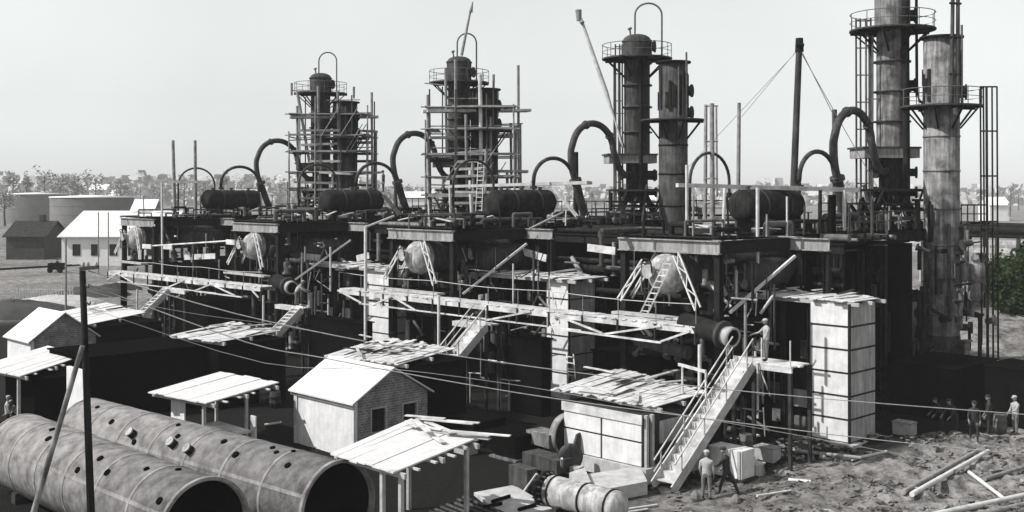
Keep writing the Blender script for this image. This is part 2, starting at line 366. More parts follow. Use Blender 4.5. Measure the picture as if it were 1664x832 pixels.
def front_vessel(k):
    r0 = UO[k]; c = G(r0, -0.85, 7.6); rad = 0.95
    t = Thing('pressure_vessel', 'vessel with pale dished end under the front beam of ' + SAY[k], 'vessel', G(r0, -0.85, 5.66), 'pale dished vessels under the front beams')
    prof = [(0.0, 0.001)] + [(0.75 * (1 - math.cos(R(a))), rad * math.sin(R(a))) for a in range(10, 91, 10)] + [(1.4, rad), (10.5, rad), (11.1, 0.6), (11.2, 0.001)]
    t.part('dished_end', MB().lathe(c, EU, prof[:10] + [(1.15, rad)], 36), 'vessel')
    t.part('shell', MB().lathe(c, EU, [(1.152, rad), (10.5, rad), (11.1, .6), (11.2, .001)], 36), 'steelmid')  # darker than the end: the deck's shade is put into its colour
    t.part('seam_band', MB().lathe(c, EU, [(0.80, rad), (0.80, rad + .03), (0.95, rad + .03), (0.95, rad)], 36), 'vessel')
    mh = G(r0 + 0.3, -1.05, 7.75)
    t.part('manhole', MB().tube(mh + EU * 0.35, mh - EU * 0.05, 0.26, n=16).tube(mh - EU * 0.02, mh - EU * 0.09, 0.33, n=16), 'vessel')
    t.part('davit', MB().poly(smooth_path([G(r0 + .02, -1.15, 7.7), G(r0 + .02, -1.25, 8.2), G(r0 + .3, -1.3, 8.35), G(r0 + .5, -1.25, 8.2)]), 0.035, 6), 'steel')
    for uu in (2.0, 8.5):
        t.part('saddle', MB().gbox(r0 - 0.75, r0 + 0.75, uu, uu + 0.35, 5.66, 7.05), 'steel')
    gl = MB()                                         # gauge glass and its cocks on the near face
    a = G(r0 + 0.66, -1.1, 0)
    gl.tube(a + EZ * 6.8, a + EZ * 8.2, 0.04, n=6).tube(a + EZ * 6.9, a + EZ * 6.9 + EU * .6, .035, n=6).tube(a + EZ * 8.1, a + EZ * 8.1 + EU * .6, .035, n=6)
    t.part('gauge_pipe', gl, 'pipe')
    return t
for k in UNITS: front_vessel(k)

# laced struts either side of the vessel mouth
def laced(t, p, q, wid=0.34):
    p = Vector(p); q = Vector(q); d, s, y = basis(q - p, EU)
    s = s * (wid / 2); m = MB()
    m.bar(p - s, q - s, 0.07, 0.07, EU); m.bar(p + s, q + s, 0.07, 0.07, EU)
    n = max(3, int((q - p).length / 0.55))
    for i in range(n):
        a = p.lerp(q, i / n); b = p.lerp(q, (i + 1) / n); g = 1 if i % 2 else -1
        m.bar(a - s * g, b + s * g, 0.05, 0.03, EU)
    t.part('laced_strut', m, 'polelight')
for k in UNITS:
    r0 = UO[k]
    t = Thing('vessel_trestle', 'pale laced struts by the dished vessel of ' + SAY[k], 'trestle', G(r0, -0.5, 5.6), 'laced trestles by the dished vessels')
    laced(t, G(r0 - 0.9, -0.55, 8.6), G(r0 - 2.4, -0.9, 6.2)); laced(t, G(r0 + 0.95, -0.6, 8.2), G(r0 + 2.2, -0.9, 6.3), 0.22)
    if k != 'D': laced(t, G(r0 + 1.1, 0.6, 8.5), G(r0 + 2.6, 0.5, 6.3), 0.16)
    t.part('foot_beam', MB().gbox(r0 - 2.75, r0 + 2.6, -1.0, -0.45, 5.60, 5.72), 'plankmid')

def deck_drum(k):
    r0 = UO[k]; c = G(r0 - 0.1, 5.6, 10.75)
    if k == 'D': c = G(r0 - 0.1, 5.9, 10.75)
    t = Thing('deck_drum', 'dark horizontal drum lying on the deck of ' + SAY[k], 'drum', c - EZ * 1.5, 'horizontal drums on the decks')
    rad = 0.82; L = 5.4
    prof = [(0, .001)] + [(0.4 * (1 - math.cos(R(a))), rad * math.sin(R(a))) for a in range(15, 91, 15)] + [(L - 0.4, rad)] + [(L - 0.4 * (1 - math.cos(R(a))), rad * math.sin(R(a))) for a in range(75, 0, -15)] + [(L, .001)]
    t.part('shell', MB().lathe(c, EU, prof, 32), 'coldark')
    for uu in (1.0, 4.0):
        b = MB(); p = c + EU * uu
        b.hexa([p + ER * a + EU * e - EZ * 1.46 for a, e in ((-.6, 0), (.6, 0), (.6, .3), (-.6, .3))], [p + ER * a + EU * e - EZ * 0.45 for a, e in ((-.78, 0), (.78, 0), (.78, .3), (-.78, .3))])
        t.part('saddle', b, 'steel')
    for uu in (.9, 2.7, 4.4):
        p = c + EU * uu + EZ * rad
        t.part('nozzle', MB().tube(p - EZ * .1, p + EZ * .16, .12, n=10).tube(p + EZ * .13, p + EZ * .19, .2, n=12), 'pipe')
    for uu in (1.6, 3.8):
        t.part('strap', MB().lathe(c + EU * uu, EU, [(0, rad), (0, rad + .02), (.1, rad + .02), (.1, rad)], 32), 'steelmid')
    return t
for k in UNITS: deck_drum(k)

def lower_drum(k):
    r0 = UO[k]; c = G(r0 - 1.98, 2.9, 7.5); rad = .72
    t = Thing('lower_drum', 'grey horizontal drum slung below deck level beside ' + SAY[k], 'drum', c - EZ * 2, 'grey drums below deck level')
    prof = [(0, .001)] + [(0.4 * (1 - math.cos(R(a))), rad * math.sin(R(a))) for a in range(15, 91, 15)] + [(3.6, rad), (4.0, .001)]
    t.part('shell', MB().lathe(c, EU, prof, 28), 'colmid')
    for uu in (.9, 3.0): t.part('hanger', MB().gbox(r0 - 2.6, r0 - 1.3, 2.9 + uu, 3.1 + uu, 5.67, 6.95), 'steel')
for k in UNITS: lower_drum(k)

# ---- the tall columns
def ring_platform(t, c, z, ri, ro, gap=None, rail=True, railmat='pipe', n=20, mt='steelmid'):
    m = MB().lathe(c + EZ * z, EZ, [(0, ri), (0, ro), (0.09, ro), (0.09, ri)], 28, False)
    t.part('platform', m, mt)
    m = MB()
    for i in range(8):
        a = 2 * math.pi * (i + .3) / 8; d = Vector((math.cos(a), math.sin(a), 0))
        m.bar(c + d * (ro - .2) + EZ * (z - .01), c + d * ri + EZ * (z - 1.25), .09, .09)
        m.bar(c + d * ri + EZ * (z - .05), c + d * ro + EZ * (z - .05), .08, .1)
    t.part('platform_bracket', m, 'steel')
    if rail:
        m = MB(); pts = []
        for i in range(n + 1):
            a = 2 * math.pi * i / n; d = Vector((math.cos(a), math.sin(a), 0)) * (ro - .04); pts.append(c + d + EZ * (z + 1.05))
            if i < n and i % 2 == 0: m.tube(c + d + EZ * (z + .05), c + d + EZ * (z + 1.05), .025, n=5)
        m.poly(pts, .028, 5); m.poly([p - EZ * .5 for p in pts], .02, 5)
        t.part('guard_rail', m, railmat)

def tower(k):
    c = towerpos(TY, k); rnd = random.Random('t' + k)
    look = {'A': 'tallest riveted column, cut by the top of the photo', 'B': 'tall dark column with domed cap and hoop, beside the leaning boom',
            'C': 'tall domed column inside scaffolding, second from the left', 'D': 'tall domed column inside scaffolding, leftmost of the four'}[k]
    t = Thing('distillation_column', look, 'column', c + EZ * ZD, 'domed distillation columns')
    rad = .92; zt = 22.3 if k != 'A' else 25.5
    body = {'A': 'column', 'B': 'colmid', 'C': 'colmid', 'D': 'colmid'}[k]
    zc = {'A': 21.1, 'B': 20.85, 'C': 20.4, 'D': 20.65}[k]
    t.part('shell', MB().lathe(c, EZ, [(14.1, rad), (zc - 2.6, rad), (zc, rad)], 36), body)
    t.part('lower_shell', MB().lathe(c, EZ, [(10.6, .55), (11.6, .78), (14.1, .78)], 30), 'coldark')
    capr = 1.03
    prof = [(zc, capr), (zt - .2, capr)] + [(zt - .2 + .56 * math.sin(R(a)), capr * math.cos(R(a)) ** .8) for a in range(10, 91, 10)]
    prof[-1] = (prof[-1][0], .001)
    t.part('domed_cap', MB().lathe(c, EZ, prof, 36), 'colmid' if k != 'A' else 'column')
    for z in (15.6, 17.4, zc - 1.9, zt - .2):
        t.part('seam_band', MB().lathe(c, EZ, [(z, rad), (z, capr + .05), (z + .1, capr + .05), (z + .1, rad)], 36), 'colmid')
    side = Vector((.95, -.3, 0)).normalized()
    for z in (zc + .9, 17.8 if k != 'B' else 12.6):
        t.part('manhole', MB().tube(c + side * .6 + EZ * z, c + side * 1.25 + EZ * z, .34, n=18).tube(c + side * 1.22 + EZ * z, c + side * 1.32 + EZ * z, .44, n=18), 'coldark')
    ring_platform(t, c, zc, rad + .02, 2.5)
    # box landing at 14 m towards the front-left, with broad pale apron
    m = MB(); d = Vector((-1, -.1, 0)).normalized(); s = Vector((.1, -1, 0)).normalized()
    p = c + EZ * 14.0
    a0 = p + d * 2.2 - s * 1.1; a1 = p + d * 2.2 + s * 1.1; b1 = p - d * 1.2 + s * 1.1; b0 = p - d * 1.2 - s * 1.1
    m.hexa([a0 - EZ * .55, a1 - EZ * .55, b1 - EZ * .55, b0 - EZ * .55], [a0, a1, b1, b0])
    t.part('box_landing', m, 'beam')
    t.part('landing_flange', MB().hexa([q * 1 for q in (a0 + EZ * .003 + (a0 - p) * .06, a1 + EZ * .003 + (a1 - p) * .06, b1 + EZ * .003 + (b1 - p) * .06, b0 + EZ * .003 + (b0 - p) * .06)],
                                      [q + EZ * .12 + (q - p) * .06 for q in (a0, a1, b1, b0)]), 'steelmid')
    for z, h in ((12.6, .5), (11.4, .3)):             # nozzles on the lower neck
        for g in (-1, 1):
            e = (d * g + s * .4).normalized()
            t.part('nozzle', MB().tube(c + e * .5 + EZ * z, c + e * 1.35 + EZ * z, .24, n=14).tube(c + e * 1.3 + EZ * z, c + e * 1.42 + EZ * z, .36, n=14), 'coldark')
    for i in range(4):                                # spread legs
        a = math.pi / 2 * i + .6; e = Vector((math.cos(a), math.sin(a), 0))
        t.part('leg', MB().ibeam(c + e * .55 + EZ * 11.7, c + e * 2.1 + EZ * (ZD + .05), .24, .2, .035), 'steel')
    t.part('table', MB().lathe(c, EZ, [(11.45, .5), (11.45, 1.9), (11.62, 1.9), (11.62, .5)], 8, False), 'steel')
    t.part('lower_table', MB().lathe(c, EZ, [(10.35, .5), (10.35, 2.0), (10.5, 2.0), (10.5, .5)], 8, False), 'steel')
    # hoop pipe on the dome
    hr = {'A': .9, 'B': .95, 'C': .8, 'D': .85}[k]; zt2 = zt + .5
    a = c + Vector((-.15, -.1, zt2)); e = Vector((1, -.05, 0)); hh = {'A': 1, 'B': 1.2, 'C': .9, 'D': .95}[k]
    pts = [a + Vector((0, 0, -.3)), a + EZ * .3] + arc(a + e * hr + EZ * hh, e, hr, 180, 0, 14, .85) + [a + e * (2 * hr) + EZ * .2, a + e * (2 * hr) + EZ * (-2.8)]
    t.part('hoop_pipe', MB().poly(pts, .065, 8), 'pipe')
    t.part('vent_stub', MB().tube(c + Vector((-.45, 0, zt + .2)), c + Vector((-.5, 0, zt + .75)), .06, n=8).tube(c + Vector((-.62, 0, zt + .7)), c + Vector((-.38, 0, zt + .82)), .09, n=8), 'pipe')
    # standing pipes on the left
    m = MB()
    for q, (dx, dy) in enumerate(((-1.35, -.5), (-1.65, -.2), (-1.2, .6))[: 3 if k in 'AB' else 1]):
        m.tube(c + Vector((dx, dy, ZD)), c + Vector((dx, dy, zc - .3 + q * .3)), .06, n=8)
    for z in range(11, 20, 3):
        if k in 'AB': m.bar(c + Vector((-1.7, -.25, z)), c + Vector((-.8, -.3, z)), .06, .06)
    t.part('riser_pipe', m, 'pipe')
    return t
for k in UNITS: tower(k)

def second_column(k):
    c = towerpos(SY, k); rad = 1.0 if k in 'AB' else 1.12; ztop = 20.4 if k in 'AB' else 19.7; zr = 16.35
    look = {'A': 'thick pale riveted column standing on the ground, rightmost, ragged open top', 'B': 'thick blackened column with open top beside the leaning boom column',
            'C': 'thick dark open topped column behind scaffolding, second from the left', 'D': 'thick dark open topped column behind scaffolding, leftmost'}[k]
    t = Thing('reflux_column', look, 'column', c, 'thick open topped columns')
    zb = 2.2
    t.part('shell', MB().lathe(c, EZ, [(zb + .9, rad), (ztop, rad), (ztop, rad - .06), (ztop - 1.5, rad - .06), (ztop - 1.5, 0.001)], 40), 'column' if k == 'A' else ('colmid' if k == 'B' else 'coldark'))
    t.part('skirt', MB().lathe(c, EZ, [(zb, rad + .35), (zb + .15, rad + .35), (zb + .15, rad + .1), (zb + .95, rad + .02)], 40), 'colmid')
    for z in (4.3, 6.4, 8.3, 10.4, 12.6, 14.6):
        t.part('seam_band', MB().lathe(c, EZ, [(z, rad), (z, rad + .035), (z + .12, rad + .035), (z + .12, rad)], 40), 'column' if k == 'A' else 'coldark')
    t.part('rim', MB().lathe(c, EZ, [(ztop - .05, rad), (ztop - .05, rad + .22), (ztop + .07, rad + .22), (ztop + .07, rad - .1)], 32), 'steel')
    ring_platform(t, c, zr, rad + .02, 2.25, rail=(k == 'A'))
    side = Vector((.9, -.43, 0)).normalized()
    for z in ((16.9, 18.4) if k != 'A' else (17.2, 7.3)):
        t.part('manhole', MB().tube(c + side * .7 + EZ * z, c + side * 1.3 + EZ * z, .34, n=18).tube(c + side * 1.27 + EZ * z, c + side * 1.37 + EZ * z, .45, n=18), 'coldark')
    m = MB()                                          # ragged lagging boards round the upper part
    rnd = random.Random('s' + k)
    for i in range(26):
        a = 2 * math.pi * i / 26
        if rnd.random() < .45: continue
        d = Vector((math.cos(a), math.sin(a), 0)); z0 = zr + .2 + rnd.random() * 1.2; z1 = min(ztop - .1, z0 + rnd.uniform(.8, 3.2))
        m.bar(c + d * (rad + .05) + EZ * z0, c + d * (rad + .05) + EZ * z1, .2, .05, d)
    t.part('lagging_board', m, 'coldark')
    t.part('side_pipe', MB().tube(c + Vector((.75, -1.05, zr)), c + Vector((.75, -1.05, ztop + .6)), .07, n=8).tube(c + Vector((.2, -1.2, zr)), c + Vector((.2, -1.2, ztop - .4)), .05, n=8), 'pipe')
    t.part('pedestal', MB().lathe(c, EZ, [(0, 1.75), (zb, 1.6), (zb, .5)], 8, False), 'plankdark')
    if k == 'A':
        m = MB().tube(c + Vector((-.0, -1.12, 4)), c + Vector((-.0, -1.12, 9.6)), .09, n=8); t.part('downcomer_pipe', m, 'steelmid')
        # small nozzles with bent pipes near the foot
        for z, g in ((4.4, -1), (3.1, -1), (3.6, 1), (7.0, 1)):
            e = Vector((g, -.35, 0)).normalized()
            t.part('nozzle', MB().tube(c + e * .8 + EZ * z, c + e * 1.6 + EZ * z, .2, n=12).tube(c + e * 1.55 + EZ * z, c + e * 1.68 + EZ * z, .34, n=14), 'colmid')
        pts = smooth_path([P(1505, 480, 63.4), P(1512, 500, 63.3), P(1530, 512, 63.2), P(1545, 520, 63.4)])
        t.part('drain_pipe', MB().poly(pts, .09, 8), 'steel')
    return t
for k in UNITS: second_column(k)

# twin mast pipes leaning on top of the rightmost thick column
t = Thing('gin_pole', 'pair of tall poles rising past the rim of the rightmost thick column', 'pole', P(1553, 170, 63.0))
for x0, x1 in ((1546, 1549), (1556, 1557)):
    t.part('pole', MB().tube(P(x0, 172, 62.9), P(x1, -60, 62.9), .12, .1, n=10), 'colmid')
for y in (5, 60, 120): t.part('lashing', MB().tube(P(1543, y, 62.85), P(1562, y + 1, 62.85), .07, n=6), 'steel')

def gooseneck(k):
    c = towerpos(TY, k); u0 = loc_u(c); r = loc_r(c)
    t = Thing('gooseneck_pipe', 'thick gooseneck pipe looping down to the deck of ' + SAY[k], 'pipe', G(r, u0 - 6.5, ZD), 'gooseneck pipes beside the columns')
    z = 12.8
    pts = [G(r, u0 - .6, z - .1), G(r, u0 - 1.4, z - .15), G(r, u0 - 2.1, z + .5), G(r, u0 - 2.6, z + 1.6)] + \
          arc(G(r, u0 - 4.7, z + 1.45), EU, 2.1, 15, 165, 8, 1.85) + [G(r, u0 - 6.95, z + 1.2), G(r, u0 - 6.8, z + .1), G(r, u0 - 6.5, z - .6)]
    t.part('bend', MB().poly(smooth_path(pts, 4), .23, 14), 'steelmid')
    for j_ in (5, 9): t.part('bend_flange', MB().tube(pts[j_], pts[j_] + (pts[j_ + 1] - pts[j_]).normalized() * .12, .31, n=14), 'steelmid')
    q = G(r, u0 - 6.5, z - .6); d = (G(r, u0 - 6.1, z - 1.6) - q).normalized()
    t.part('flange', MB().tube(q - d * .1, q + d * .12, .42, n=16), 'steelmid')
    pts = [q, G(r, u0 - 6.0, z - 1.9), G(r, u0 - 5.7, z - 2.6), G(r, u0 - 5.6, ZD + .6)]
    t.part('down_pipe', MB().poly(smooth_path(pts, 4), .29, 14), 'colmid')
    if k == 'B':
        pts = [G(r, u0 - 5.6, ZD + 1.0), G(r, u0 - 5.0, ZD + .35), G(r, u0 - 3, ZD + .35), G(r, u0 - 1.8, ZD + 1.0), G(r, u0 - 1.2, ZD + 2.2)]
        t.part('foot_bend', MB().poly(smooth_path(pts, 5), .2, 12), 'coldark')
    # small hoop joining the left leg
    h = Thing('hoop_pipe', 'thin arched pipe ending at the gooseneck of ' + SAY[k], 'pipe', G(r, u0 - 11, ZD), 'thin arched pipes beside the goosenecks')
    cc = G(r, u0 - 8.6, 12.0)
    pts = [cc - EU * 1.9 - EZ * (12.0 - 11.75), cc - EU * 1.9 + EZ * .1] + arc(cc + EZ * .15, EU, 1.9, 180, 20 if k in 'AB' else 0, 14, 1.5)
    if k not in 'AB': pts += [cc + EU * 1.9 - EZ * 1, cc + EU * 2.1 - EZ * 2.4]
    h.part('arch', MB().poly(pts, .13, 10), 'colmid')
    p = pts[0]; h.part('flange', MB().tube(p - EZ * .12, p + EZ * .06, .24, n=12), 'steelmid')
    h.part('stand', MB().tube(Vector((p.x, p.y, ZD + .05)), p - EZ * .1, .09, n=8), 'steelmid')
for k in UNITS: gooseneck(k)
for k in UNITS:                                       # arch over the left edge of each deck
    r0 = UO[k]; c = G(r0 + 3.3 + {'A': 0, 'B': .8, 'C': .6, 'D': 1.6}[k], 8, 12.0)
    t = Thing('arch_pipe', 'thin half round pipe arch over the left edge of ' + SAY[k], 'pipe', c - EZ * 2.7, 'half round pipe arches over the deck edges')
    t.part('arch', MB().poly([c - EU * 1.8 - EZ * 2.7] + arc(c, EU, 1.8, 180, 0, 16, 1.55) + [c + EU * 1.8 - EZ * .6], .085, 8), 'colmid')
    t.part('coupling', MB().tube(c + EU * 1.8 - EZ * .6, c + EU * 1.8 - EZ * .9, .16, n=8), 'steel')

# ---- scaffolding: helper tracing poles at a depth
def pole_px(x0, y0, x1, y1, Y, r=.06, Y2=None): return MB().tube(P(x0, y0, Y), P(x1, y1, Y2 or Y), r, r * .85, n=7)
def board_px(x0, y0, x1, y1, Y0, Y1, wd=.9, t=.2):
    a = P(x0, y0, Y0); b = P(x1, y1, Y1); m = MB()
    d, s, u = basis(b - a)
    for j in range(3):
        o = s * ((j - 1) * wd / 3); jit = random.uniform(-.25, .25)
        m.bar(a + o - d * jit, b + o + d * jit * .7 + EZ * random.uniform(-.02, .03), wd / 3 - .03, t)
    return m
def scaffold(label, poles, boards, bars, Y, loc):
    t = Thing('scaffold', label, 'scaffold', loc)
    for p in poles: t.part('pole', pole_px(p[0], p[1], p[2], p[3], Y + p[4], (p[5] if len(p) > 5 else .075) * 1.65), 'pole' if (len(p) < 7) else p[6])
    for b in boards: t.part('plank', board_px(b[0], b[1], b[2], b[3], Y + b[4], Y + b[5], b[6] if len(b) > 6 else 1.0), b[7] if len(b) > 7 else 'plankmid')
    for b in bars: t.part('ledger', pole_px(b[0], b[1], b[2], b[3], Y + b[4], .055), 'pole')
    return t
scD = scaffold('pole scaffold with planks round the leftmost pair of columns',
    [(483, 172, 485, 372, -3), (517, 140, 519, 372, -3), (549, 148, 551, 335, -3), (521, 214, 521, 330, -3.4), (604, 150, 605, 312, -2), (575, 141, 575, 160, 2),
     (597, 212, 597, 312, -1), (611, 212, 611, 312, 1), (483, 149, 503, 264, -3.2, .09), (474, 135, 474, 155, -2), (553, 290, 553, 330, -3), (514, 335, 510, 385, -4, .09, 'polelight'), (500, 300, 500, 372, -3, .07), (490, 330, 490, 378, -4, .07), (467, 295, 468, 372, -3, .06), (540, 280, 542, 372, -3.5, .07, 'polelight')],
    [(472, 191, 614, 190, -3, -1.5, 1.3), (487, 236, 552, 233, -3, -3), (575, 232, 604, 232, 0, 0, 1.3), (508, 262, 553, 262, -3, -3, 1.0, 'plank'), (575, 262, 610, 262, 0, 0, 1.5, 'plankdark'), (560, 284, 618, 280, -1, -1, 1.6), (492, 268, 520, 268, 1, 1, 1.5), (520, 280, 570, 283, -3.5, -3.5, .9, 'plank'), (578, 212, 611, 214, 0, 0, .5), (480, 296, 552, 298, -3.5, -3, .8), (575, 300, 606, 302, 0, 0, 1.6, 'plankdark'), (486, 322, 548, 322, -3, -3, .9), (484, 212, 553, 212, -3, -3, .5), (575, 250, 608, 250, 1, 1, 1.2, 'plankdark'), (500, 276, 530, 276, -2.5, -2.5, 1.3, 'plankdark')],
    [(480, 345, 545, 347, -3), (483, 250, 552, 248, -3), (576, 240, 611, 239, 0), (497, 315, 545, 316, -3), (470, 228, 520, 226, -3), (475, 147, 560, 150, -2), (576, 300, 612, 300, 0), (530, 163, 585, 162, -2), (519, 215, 553, 213, -3)], 105.0, P(540, 372, 102))
scC = scaffold('tall pole scaffold with plank lifts round the second pair of columns from the left',
    [(695, 154, 697, 346, -3), (724, 110, 726, 258, -3), (740, 97, 742, 330, -3.2), (757, 186, 759, 350, -3.6), (780, 121, 783, 363, -3.2, .1, 'polelight'), (797, 190, 798, 320, -3), (842, 106, 843, 300, -1.5), (802, 121, 802, 150, 2),
     (830, 200, 831, 305, 0), (845, 200, 846, 305, 1), (838, 205, 838, 300, 1), (824, 277, 825, 350, -3), (768, 262, 770, 358, -4, .08), (790, 246, 788, 360, -4, .08), (765, 315, 768, 378, -5, .09, 'polelight'), (731, 305, 733, 370, -5, .07, 'polelight'), (720, 290, 722, 350, -2)],
    [(690, 181, 860, 180, -3, -1, 1.8, 'plank'), (693, 224, 832, 222, -3, -1, 1.1), (697, 262, 740, 260, -2, -2, 1.2, 'plankdark'), (736, 250, 795, 244, -3, -3, .8, 'plank'), (800, 278, 856, 279, -1, -1, 1.8), (698, 253, 738, 253, -3, -3, 1.2, 'plankmid'), (700, 288, 740, 290, -3, -3, 1.2), (740, 275, 782, 274, -3.5, -3.5, 1.2, 'plank'), (738, 287, 782, 286, -3.6, -3.6, 1.2, 'plankmid'), (742, 263, 782, 262, -3.6, -3.6, 1, 'plankmid'), (806, 304, 850, 304, 0, 0, 1.3, 'plankdark'), (700, 318, 780, 318, -4, -4, 1), (740, 312, 800, 313, -4, -4, .6, 'plank'), (742, 330, 782, 330, -4, -4, .8, 'plankmid'), (800, 222, 832, 221, 0, 0, 1.4)],
    [(700, 205, 845, 204, -3), (695, 240, 785, 242, -3), (724, 160, 785, 160, -3), (740, 320, 800, 321, -4), (697, 300, 760, 302, -3), (690, 135, 730, 140, -2), (810, 202, 850, 201, 0), (830, 250, 846, 250, .5), (700, 330, 790, 336, -4), (703, 315, 780, 318, -4)], 92.0, P(770, 360, 89))
for k, sc0, lv in (('D', scD, (11.6, 13.2, 15.0, 16.5, 18.6)), ('C', scC, (11.2, 12.6, 14.3, 16.4, 18.3))):
    c0 = (towerpos(TY, k) + towerpos(SY, k)) / 2; rnd = random.Random('grid' + k); t = sc0; hx, hy = 3.55, 2.6
    cs = [Vector((x, y, 0)) for x in (-hx, -1.2, 1.2, hx) for y in (-hy, hy)]
    for v in cs:
        p = c0 + v; t.part('pole', MB().tube(p + EZ * ZD, p + EZ * rnd.uniform(16.8, 20.4) + Vector((rnd.uniform(-.15, .15), 0, 0)), .09, .07, n=6), rnd.choice(('pole', 'steelmid', 'pole')))
    for z in lv:
        for (a, b) in (((-hx, -hy), (hx, -hy)), ((-hx, hy), (hx, hy)), ((-hx, -hy), (-hx, hy)), ((hx, -hy), (hx, hy))):
            z2 = z + rnd.uniform(-.12, .12); p, q = c0 + Vector((a[0], a[1], z2)), c0 + Vector((b[0], b[1], z2)); e = (q - p).normalized() * .4
            t.part('ledger', MB().tube(p - e, q + e, .06, n=6), 'pole')
            if rnd.random() < .72:
                inn = (c0 + EZ * z2 - (p + q) / 2).normalized() * .45; f0 = rnd.choice((0, 0, .35)); f1 = rnd.choice((1, 1, .6))
                for j in (-1, 0, 1):
                    o = inn + inn * j * .7; t.part('plank', MB().bar(p.lerp(q, f0) + o + EZ * .1 - e * rnd.random(), p.lerp(q, f1) + o + EZ * (.1 + rnd.uniform(0, .05)) + e * rnd.random(), .3, .07), rnd.choice(('plankmid', 'plankdark', 'plankmid', 'plank')))
    for i in range(4):
        x = rnd.uniform(-hx, hx - 1.5); z = rnd.choice(lv[:-1]); t.part('brace', MB().tube(c0 + Vector((x, -hy - .1, z)), c0 + Vector((x + 1.6, -hy - .1, z + 2.6)), .05, n=6), 'pole')
# decks of loose planks reaching out sideways
def plank_walk(name, label, pts, Y0, Y1, m='plank', wd=.8, legs=()):
    t = Thing(name, label, 'plank walk', P(pts[0], pts[1], Y0))
    t.part('boards', board_px(pts[0], pts[1], pts[2], pts[3], Y0, Y1, wd), m)
    for q in legs: t.part('post', pole_px(*q), 'polelight')
plank_walk('plank_walk', 'thin plank walk at eye level above the drum of the third unit from the left', (736, 303, 958, 297), 84, 69, 'plankmid', .7, [(900, 306, 934, 345, 70, .07)])
plank_walk('plank_walk', 'pale plank walk above the drum of the rightmost and nearest unit', (1108, 301, 1392, 309), 56, 59.5, 'plank', .5,
           [(1116, 268, 1116, 383, 55, .085), (1178, 306, 1174, 400, 54, .09), (1231, 305, 1231, 505, 53, .09), (1372, 309, 1372, 375, 59, .11)])
plank_walk('plank_walk', 'plank walk and posts left of the leftmost column', (250, 295, 340, 296), 92, 92, 'plankmid', .5, [(263, 297, 264, 455, 88, .09)])

# standing masts
def mast(label, x0, y0, x1, y1, Y, r=.14, m='pole', Y2=None):
    single('mast', MB().tube(P(x0, y0, Y), P(x1, y1, Y2 or Y), r, r * .8, n=10), m, label, 'mast')
mast('left one of two masts above the leftmost deck', 285, 370, 281, 228, 93, .16)
mast('right one of two masts above the leftmost deck', 318, 372, 317, 228, 95, .16)
mast('lone thick pole right of the ladder mast, above the rightmost deck', 1199, 370, 1201, 167, 62, .13)
mast('thin dark pole between the third column pair and its gooseneck', 936, 355, 936, 247, 76, .2, 'steel')
mast('slender dark post behind the rightmost gooseneck pipe', 1358, 335, 1356, 178, 70, .2, 'steelmid')
t = Thing('ladder_mast', 'tall mast of two poles with rungs right of the third column pair', 'mast', P(1155, 380, 63))
t.part('pole', pole_px(1158, 395, 1157, 168, 60, .15), 'pole'); t.part('pole', pole_px(1146, 360, 1147, 170, 64, .12), 'pole'); t.part('pole', pole_px(1165, 320, 1164, 172, 64, .07), 'pole')
for y in (172, 230, 290, 330): t.part('rung', pole_px(1145, y, 1167, y, 63, .05), 'pole')
# derrick mast with guys
t = Thing('derrick_mast', 'tall dark derrick mast with guy ropes, right of centre', 'mast', P(1288, 370, 61))
t.part('mast_pole', MB().tube(P(1287, 372, 61), P(1299, 68, 61), .2, .17, n=12), 'colmid')
t.part('mast_head', MB().tube(P(1299, 84, 61), P(1299, 62, 61), .24, .2, n=12).tube(P(1294, 72, 60.8), P(1306, 74, 60.8), .12, n=8), 'steel')
for q in ((1296, 80, 1205, 190, 61, 70), (1301, 80, 1352, 182, 61, 68), (1296, 82, 1120, 270, 61, 72), (1301, 84, 1440, 330, 61, 66)):
    t.part('guy_rope', MB().tube(P(q[0], q[1], q[4]), P(q[2], q[3], q[5]), .022, n=5), 'wire')
t.part('foot_block', MB().lathe(P(1287, 378, 61), EZ, [(0, .5), (.9, .5), (1.0, .2)], 10), 'steel')
# leaning booms
t = Thing('boom', 'long boom leaning left against the third column from the left, block at its tip', 'boom', P(1012, 238, 77))
t.part('spar', MB().poly([P(1013, 240, 76.5), P(985, 150, 76.2), P(944, 30, 76)], [.13, .16, .1], 10), 'polelight')
t.part('block', MB().tube(P(941, 34, 76), P(940, 16, 76), .18, .22, n=8).tube(P(943, 38, 75.8), P(948, 34, 75.8), .14, n=8), 'pole')
t = Thing('boom', 'short spar rising from the dome of the second column from the left', 'boom', P(752, 88, 91))
t.part('spar', MB().tube(P(750, 90, 91.5), P(766, 10, 91.5), .13, .08, n=8), 'pole')
t.part('tip_block', MB().tube(P(765, 20, 91.4), P(768, 3, 91.4), .16, .05, n=8), 'pole')
# upright ladder cage right of the rightmost column
t = Thing('ladder_cage', 'tall bare ladder cage of thin uprights at the right edge', 'ladder', P(1606, 600, 62))
for x, Y in ((1593, 62), (1598, 64), (1603, 62), (1612, 62.5), (1620, 63)):
    t.part('upright', pole_px(x + 2, 585 if x > 1600 else 500, x, 141, Y, .055 if x != 1603 else .08), 'steel')
for y in (141, 213, 286, 360, 430): t.part('hoop', MB().tube(P(1593, y, 62), P(1620, y, 63), .05, n=6).tube(P(1593, y, 62), P(1598, y, 64), .04, n=6), 'steel')
